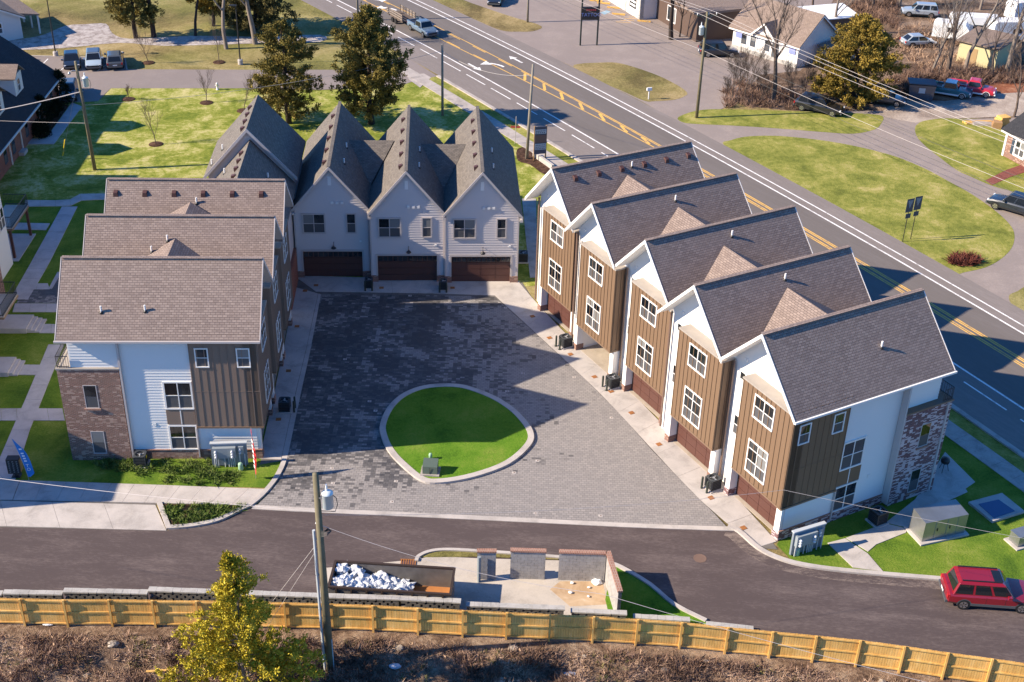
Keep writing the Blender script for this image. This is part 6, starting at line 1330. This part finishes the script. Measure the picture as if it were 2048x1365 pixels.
b, h = place_h((1702, 203), 36); conifer('cedar_tree', 'golden amber cedar over the parked black car', b, h, oval(4.6, .28), 'cedar_amber', 'bark_dark', 6, 270, .17, 28, None, .42, .25, 9, .06)
fb = W(497, 1428, .2); fb.z = bank_z(fb.x, fb.y); fh = Zat(fb, 1112)-fb.z
conifer('pine_tree', 'yellow-green young pine in front of the board fence', fb, fh, lambda u: 3.7*(1-u)**.82+.12, 'pine_leaf', 'bark_pale', 7, 260, .10, 34, None, .13, .55, 11, .04, lobes=(.45, 1.3))
# dark yews by the brick hall
def yew(label, px, H, r_, seed): 
    b = W(*px, 0); T = thing('yew_shrub', label, 'shrub', b, 0, 'dark evergreen shrubs by the brick hall'); rng = np.random.default_rng(seed); n = 260
    u = rng.random(n)**.8; a = rng.random(n)*6.283; rr = r_*np.sqrt(1-u**1.8)*rng.uniform(.55, 1, n); C = np.stack([rr*np.cos(a), rr*np.sin(a), u*H], 1); V, Fc = sprays(C, np.stack([np.cos(a)*.5, np.sin(a)*.5, np.ones(n)], 1), .14, 12, rng); np_mesh('crown', V, Fc, 'yew', T); MB().tube([(0, 0, 0), (0, 0, H*.7)], .06, 5).build('trunk', 'bark_dark', T)
yew('tall conical dark evergreen by the far end of the brick hall', (125, 207), 3.6, 1.0, 1); yew('conical dark evergreen midway along the brick hall', (88, 255), 3.3, 1.0, 2); yew('low dark evergreen at the hall entrance', (84, 273), 1.6, .9, 3); yew('rounded dark evergreen in the hall planting bed', (104, 235), 1.5, .9, 4); yew('squat dark evergreen beside the hall walk', (112, 222), 1.3, .8, 5)
# bare broadleaf trees
def bare_tree(name, label, base, H, seed, bark='bark', levels=4, spread=.55, r0=None, group=None, split=.42, n0=4, cat='tree', lean=(0, 0)):
    rng = random.Random(seed); T = thing(name, label, cat, base, 0, group); tr = MB(); br = MB(); r0 = r0 or H*.022
    def grow(p, d, L, r, lv):
        m_ = tr if lv == 0 else br; n = 4; pts = [p]; rad = [r]; q = p; dd = d
        for k in range(n):
            dd = (dd+Vector((rng.gauss(0, .09), rng.gauss(0, .09), .05 if lv else .02))).normalized(); q = q+dd*(L/n); pts.append(q); rad.append(r*(1-.55*(k+1)/n))
        m_.tube([tuple(x) for x in pts], rad, 7 if lv == 0 else 5 if lv == 1 else 3, False)
        if lv >= levels: return
        nb = n0 if lv < 2 else 3+rng.randint(0, 2)
        for k in range(nb):
            t = (split if lv == 0 else .3)+(1-(split if lv == 0 else .3))*(k+rng.random())/nb; t = min(.99, t); i = min(n-1, int(t*n)); s = pts[i].lerp(pts[i+1], t*n-i)
            a = rng.random()*6.283; side = Vector((math.cos(a), math.sin(a), rng.uniform(.1, .7))).normalized(); nd = (dd*(1-spread*.6)+side*spread*1.25).normalized()
            grow(s, nd, L*rng.uniform(.42, .66), max(.008, rad[i]*rng.uniform(.4, .6)), lv+1)
        if lv < 2: grow(pts[-1], dd, L*.5, rad[-1], lv+1)
    grow(Vector((0, 0, -.1)), Vector((lean[0], lean[1], 1)).normalized(), H*.62, r0, 0)
    tr.build('trunk', bark, T, True, uv=False); br.build('branches', bark, T, uv=False); return T
BT = 'bare trees'
bare_tree('bare_tree', 'large bare tree in front of the white cottage shop', W(1546, 206, 0), 13.5, 3, 'bark', 5, .5, .3, BT, .35, 5)
bare_tree('bare_tree', 'thick trunked bare tree beside the storefront lot', W(1342, 79, 0), 12, 5, 'bark_dark', 4, .5, .34, BT, .5, 4)
bare_tree('bare_tree', 'thin bare tree beside the thick trunk at the storefront lot', W(1359, 74, 0), 8, 6, 'bark_dark', 4, .5, .13, BT, .3, 4)
bare_tree('bare_tree', 'dark tall trunk next to the broad dark cedar', W(308, 74, 0), 15, 7, 'bark_dark', 4, .45, .34, BT, .45, 4)
bare_tree('bare_tree', 'slender dark trunk before the rusty cedar', W(391, 72, 0), 12, 8, 'bark_dark', 4, .4, .2, BT, .5, 4)
bare_tree('bare_tree', 'pale straight trunk rising from the leaf litter', W(453, 98, 0), 15, 9, 'bark_pale', 4, .5, .28, BT, .42, 4)
bare_tree('bare_tree', 'pale forked trunk beside the shaggy dark cedar', W(511, 88, 0), 14, 10, 'bark_pale', 4, .5, .36, BT, .32, 4)
for i, (a, b_, H, rr, lb) in enumerate(((1862, 152, 10, .2, 'crooked bare tree behind the teal pickup'), (1893, 150, 13, .3, 'wide forking bare tree behind the vintage pickups'), (1930, 140, 14, .26, 'tall bare tree in front of the yellow shed'), (1870, 160, 7, .12, 'thin bare stem behind the teal pickup'), (2012, 150, 15, .34, 'thick bare trunk right of the yellow shed'), (1985, 158, 9, .16, 'slim bare tree behind the red pickup'), (2040, 118, 13, .26, 'bare tree beyond the right end of the thicket'), (1745, 20, 10, .2, 'bare tree above the amber cedar'), (1665, 70, 11, .22, 'bare tree over the white sheet roof'), (1625, 15, 9, .18, 'bare tree behind the cottage shop ridge'), (1800, 12, 10, .2, 'bare tree beside the grey jeep-like car'), (2028, 234, 8, .16, 'bare tree behind the pink brick house'), (1960, 20, 11, .2, 'bare tree in the far yard beyond the trailers'))):
    bare_tree('bare_tree', lb, W(a, b_, 0), H, 20+i, 'bark' if i % 2 else 'bark_pale', 4, .55, rr, BT, .28, 5)
for i, (a, b_, H, lb) in enumerate(((1462, 205, 5.2, 'many-stemmed bare shrub at the roadside end of the thicket'), (1490, 196, 5.8, 'tall bare shrub left of the large bare tree'), (1520, 208, 4.8, 'bare shrub close beside the large bare tree'), (1585, 205, 4.6, 'bare shrub right of the large bare tree'), (1606, 198, 4.2, 'bare shrub next to the long-roofed black car'), (1478, 180, 4.6, 'bare shrub at the parking lot side of the thicket'))):
    bare_tree('bare_shrub', lb, W(a, b_, 0), H, 70+i, 'bark', 4, .4, .06, 'bare shrubs in the thicket', .04, 8, 'shrub')
for i, (a, b_, H, lb) in enumerate(((312, 289, 4.6, 'bare sapling in the middle of the sunny lawn'), (413, 206, 3.6, 'thin bare sapling near the white hydrant'), (257, 199, 1.8, 'tiny bare sapling in a mulch ring by the driveway corner'), (297, 126, 4.2, 'reddish leaved sapling by the church bays'), (438, 125, 5.5, 'bare sapling on the strip beside the black lamp post'), (487, 222, 4.5, 'thin bare sapling beside the corner house roof'))):
    bare_tree('sapling', lb, W(a, b_, 0), H, 50+i, 'bark', 3, .45, .05, 'young saplings', .25, 6)
    q = W(a, b_, 0); o = MB().lathe((0, 0, 0), [(.75, 0), (.7, .05), (.3, .1), (.05, .12)], 14).build('mulch_ring', 'mulch'); o.location = (q.x, q.y, .004); tag(o, 'round mulch ring at the foot of a sapling', 'mulch', 'mulch rings')
# ------------------------------------------------------------------ brush, weeds, ground cover
def blades(P, per, ln, wd, lean, rng, up=1.0):
    n = len(P)*per; B = np.repeat(P, per, 0)+np.concatenate([rng.normal(0, ln*.22, (n, 2)), np.zeros((n, 1))], 1)
    d = np.concatenate([rng.normal(0, lean, (n, 2)), np.full((n, 1), up)*rng.uniform(.5, 1.1, (n, 1))], 1); d /= np.linalg.norm(d, axis=1, keepdims=True)
    L = ln*rng.uniform(.45, 1.25, (n, 1)); s = np.cross(d, rng.normal(0, 1, (n, 3))); s /= np.linalg.norm(s, axis=1, keepdims=True)+1e-9; w = wd*rng.uniform(.6, 1.3, (n, 1))
    mid = B+d*L*.55+s*w*.3; tip = B+d*L+np.concatenate([rng.normal(0, ln*.16, (n, 2)), -np.abs(rng.normal(0, ln*.2*(lean > .8), (n, 1)))], 1)
    V = np.stack([B-s*w, B+s*w, mid+s*w*.8, tip, mid-s*w*.8], 1).reshape(-1, 3); return V, np.arange(5*n).reshape(-1, 5)
from mathutils import noise as mnz
def bank_points(n, seed, thr, sc, x0=-33, x1=34, dmin=1.6, dmax=9.5):
    rng = random.Random(seed); out = []
    while len(out) < n:
        x = rng.uniform(x0, x1); yf, _ = bank_profile(x); y = yf-rng.uniform(dmin, dmax)
        if mnz.noise(Vector((x*sc, y*sc, seed))) > thr: out.append((x, y, bank_z(x, y)-.03))
    return np.array(out)
rng = np.random.default_rng(5)
def stuff(name, mat, V, Fc, label):
    o = np_mesh(name, V, Fc, mat, None, 'stuff'); tag(o, label, 'brush'); return o
V, Fc = blades(bank_points(8000, 1, -.35, .5), 12, .40, .013, .85, rng); stuff('dead_weeds', 'brush_twig', V, Fc, 'tangle of pale dead weeds over the bank')
V, Fc = blades(bank_points(3200, 2, -.02, .35), 18, .58, .014, .8, rng); stuff('dark_brush', 'brush_dark', V, Fc, 'dark brown twiggy brush on the bank')
V, Fc = blades(bank_points(700, 3, .15, .4), 12, .28, .016, .8, rng); stuff('green_weeds', 'brush_weed', V, Fc, 'olive weeds scattered on the bank')
def region_points(poly, n, seed, z=.03):
    rg = random.Random(seed); P = [(p.x, p.y) for p in poly]; xs = [p[0] for p in P]; ys = [p[1] for p in P]; out = []
    def ins(x, y):
        c = False; j = len(P)-1
        for i in range(len(P)):
            if (P[i][1] > y) != (P[j][1] > y) and x < (P[j][0]-P[i][0])*(y-P[i][1])/(P[j][1]-P[i][1])+P[i][0]: c = not c
            j = i
        return c
    while len(out) < n:
        x, y = rg.uniform(min(xs), max(xs)), rg.uniform(min(ys), max(ys))
        if ins(x, y): out.append((x, y, z))
    return np.array(out)
def groundcover(name, poly, n, seed, label, per=26, ln=.42, wd=.018):
    V, Fc = blades(region_points(poly, n, seed), per, ln, wd, .95, np.random.default_rng(seed), 1.1); o = np_mesh(name, V, Fc, 'liriope', None, 'stuff'); tag(o, label, 'ground cover')
groundcover('ground_cover', G([(178, 925), (215, 918), (264, 922), (300, 922), (372, 918), (424, 920), (428, 944), (474, 946), (470, 968), (400, 970), (330, 967), (330, 945), (290, 950), (240, 948), (195, 942)]), 150, 1, 'dark strappy ground cover against the end wall base')
groundcover('ground_cover', G([(324, 1013), (497, 1014), (462, 1031), (410, 1046), (345, 1054)]), 120, 2, 'dark strappy ground cover in the kerbed triangle bed')
V, Fc = blades(region_points(G([(1895, 527), (1912, 516), (1950, 516), (1957, 528), (1920, 532)]), 60, 3), 24, .75, .03, .7, np.random.default_rng(9)); o = np_mesh('red_shrub', V, Fc, 'red_shrub'); tag(o, 'low dark red shrub on the roadside lawn by the driveway', 'shrub')
# thickets across the road
for i, (poly, n, mt, lb, ln) in enumerate((([(1440, 215), (1452, 175), (1480, 160), (1530, 175), (1625, 195), (1640, 220)], 150, 'brush_dark', 'bare twiggy thicket round the large bare tree', 1.0), ([(1770, 165), (1830, 150), (2048, 148), (2200, 150), (2200, 168), (2040, 166), (1850, 172)], 420, 'brush_dark', 'dark tangled thicket behind the vintage pickups', 1.4), ([(1790, 60), (1900, 40), (2100, 60), (2100, 130), (1850, 140), (1790, 110)], 300, 'brush_twig', 'pale brush through the cluttered yard', .9), ([(1690, 10), (1790, 5), (1790, 60), (1740, 40)], 150, 'brush_dark', 'leafless brush above the amber cedar', 1.2), ([(1785, 190), (1860, 150), (1880, 160), (1800, 195)], 160, 'brush_dark', 'brown brush between the amber cedar and the blue skip', 1.3))):
    V, Fc = blades(region_points(G(poly), n, 30+i, 0), 22, ln, .022, .55, np.random.default_rng(40+i)); stuff('thicket', mt, V, Fc, lb)
def litter():
    rg = random.Random(8)
    for i in range(26):
        x = rg.uniform(-27, 27); yf, _ = bank_profile(x); y = yf-rg.uniform(1.2, 5.5); o = lump('field_stone', 'rock', (x, y, bank_z(x, y)+.03), rg.uniform(.1, .26), (1.2, 1, .7), i*3.1, None, 2, .4); tag(o, 'tan field stone lying in the bank brush', 'stone', 'field stones on the bank')
    for i, (a, b) in enumerate(((98, 1256), (92, 1250), (790, 1335), (1140, 1348))):
        q = W(a, b, .6); o = lump('plastic_scrap', 'trash_bag', (q.x, q.y, bank_z(q.x, q.y)+.08), .22, (1.4, .8, .4), 90+i); tag(o, 'crumpled pale plastic scrap in the brush below the fence', 'litter', 'plastic scraps in the brush')
    q = W(322, 1359, .4); o = piece('loose_plank', 'fence_wood', None, (q.x, q.y, bank_z(q.x, q.y)+.1), (1.4, .14, .05), R(8)); tag(o, 'short pale plank lying in the brush', 'plank')
litter()
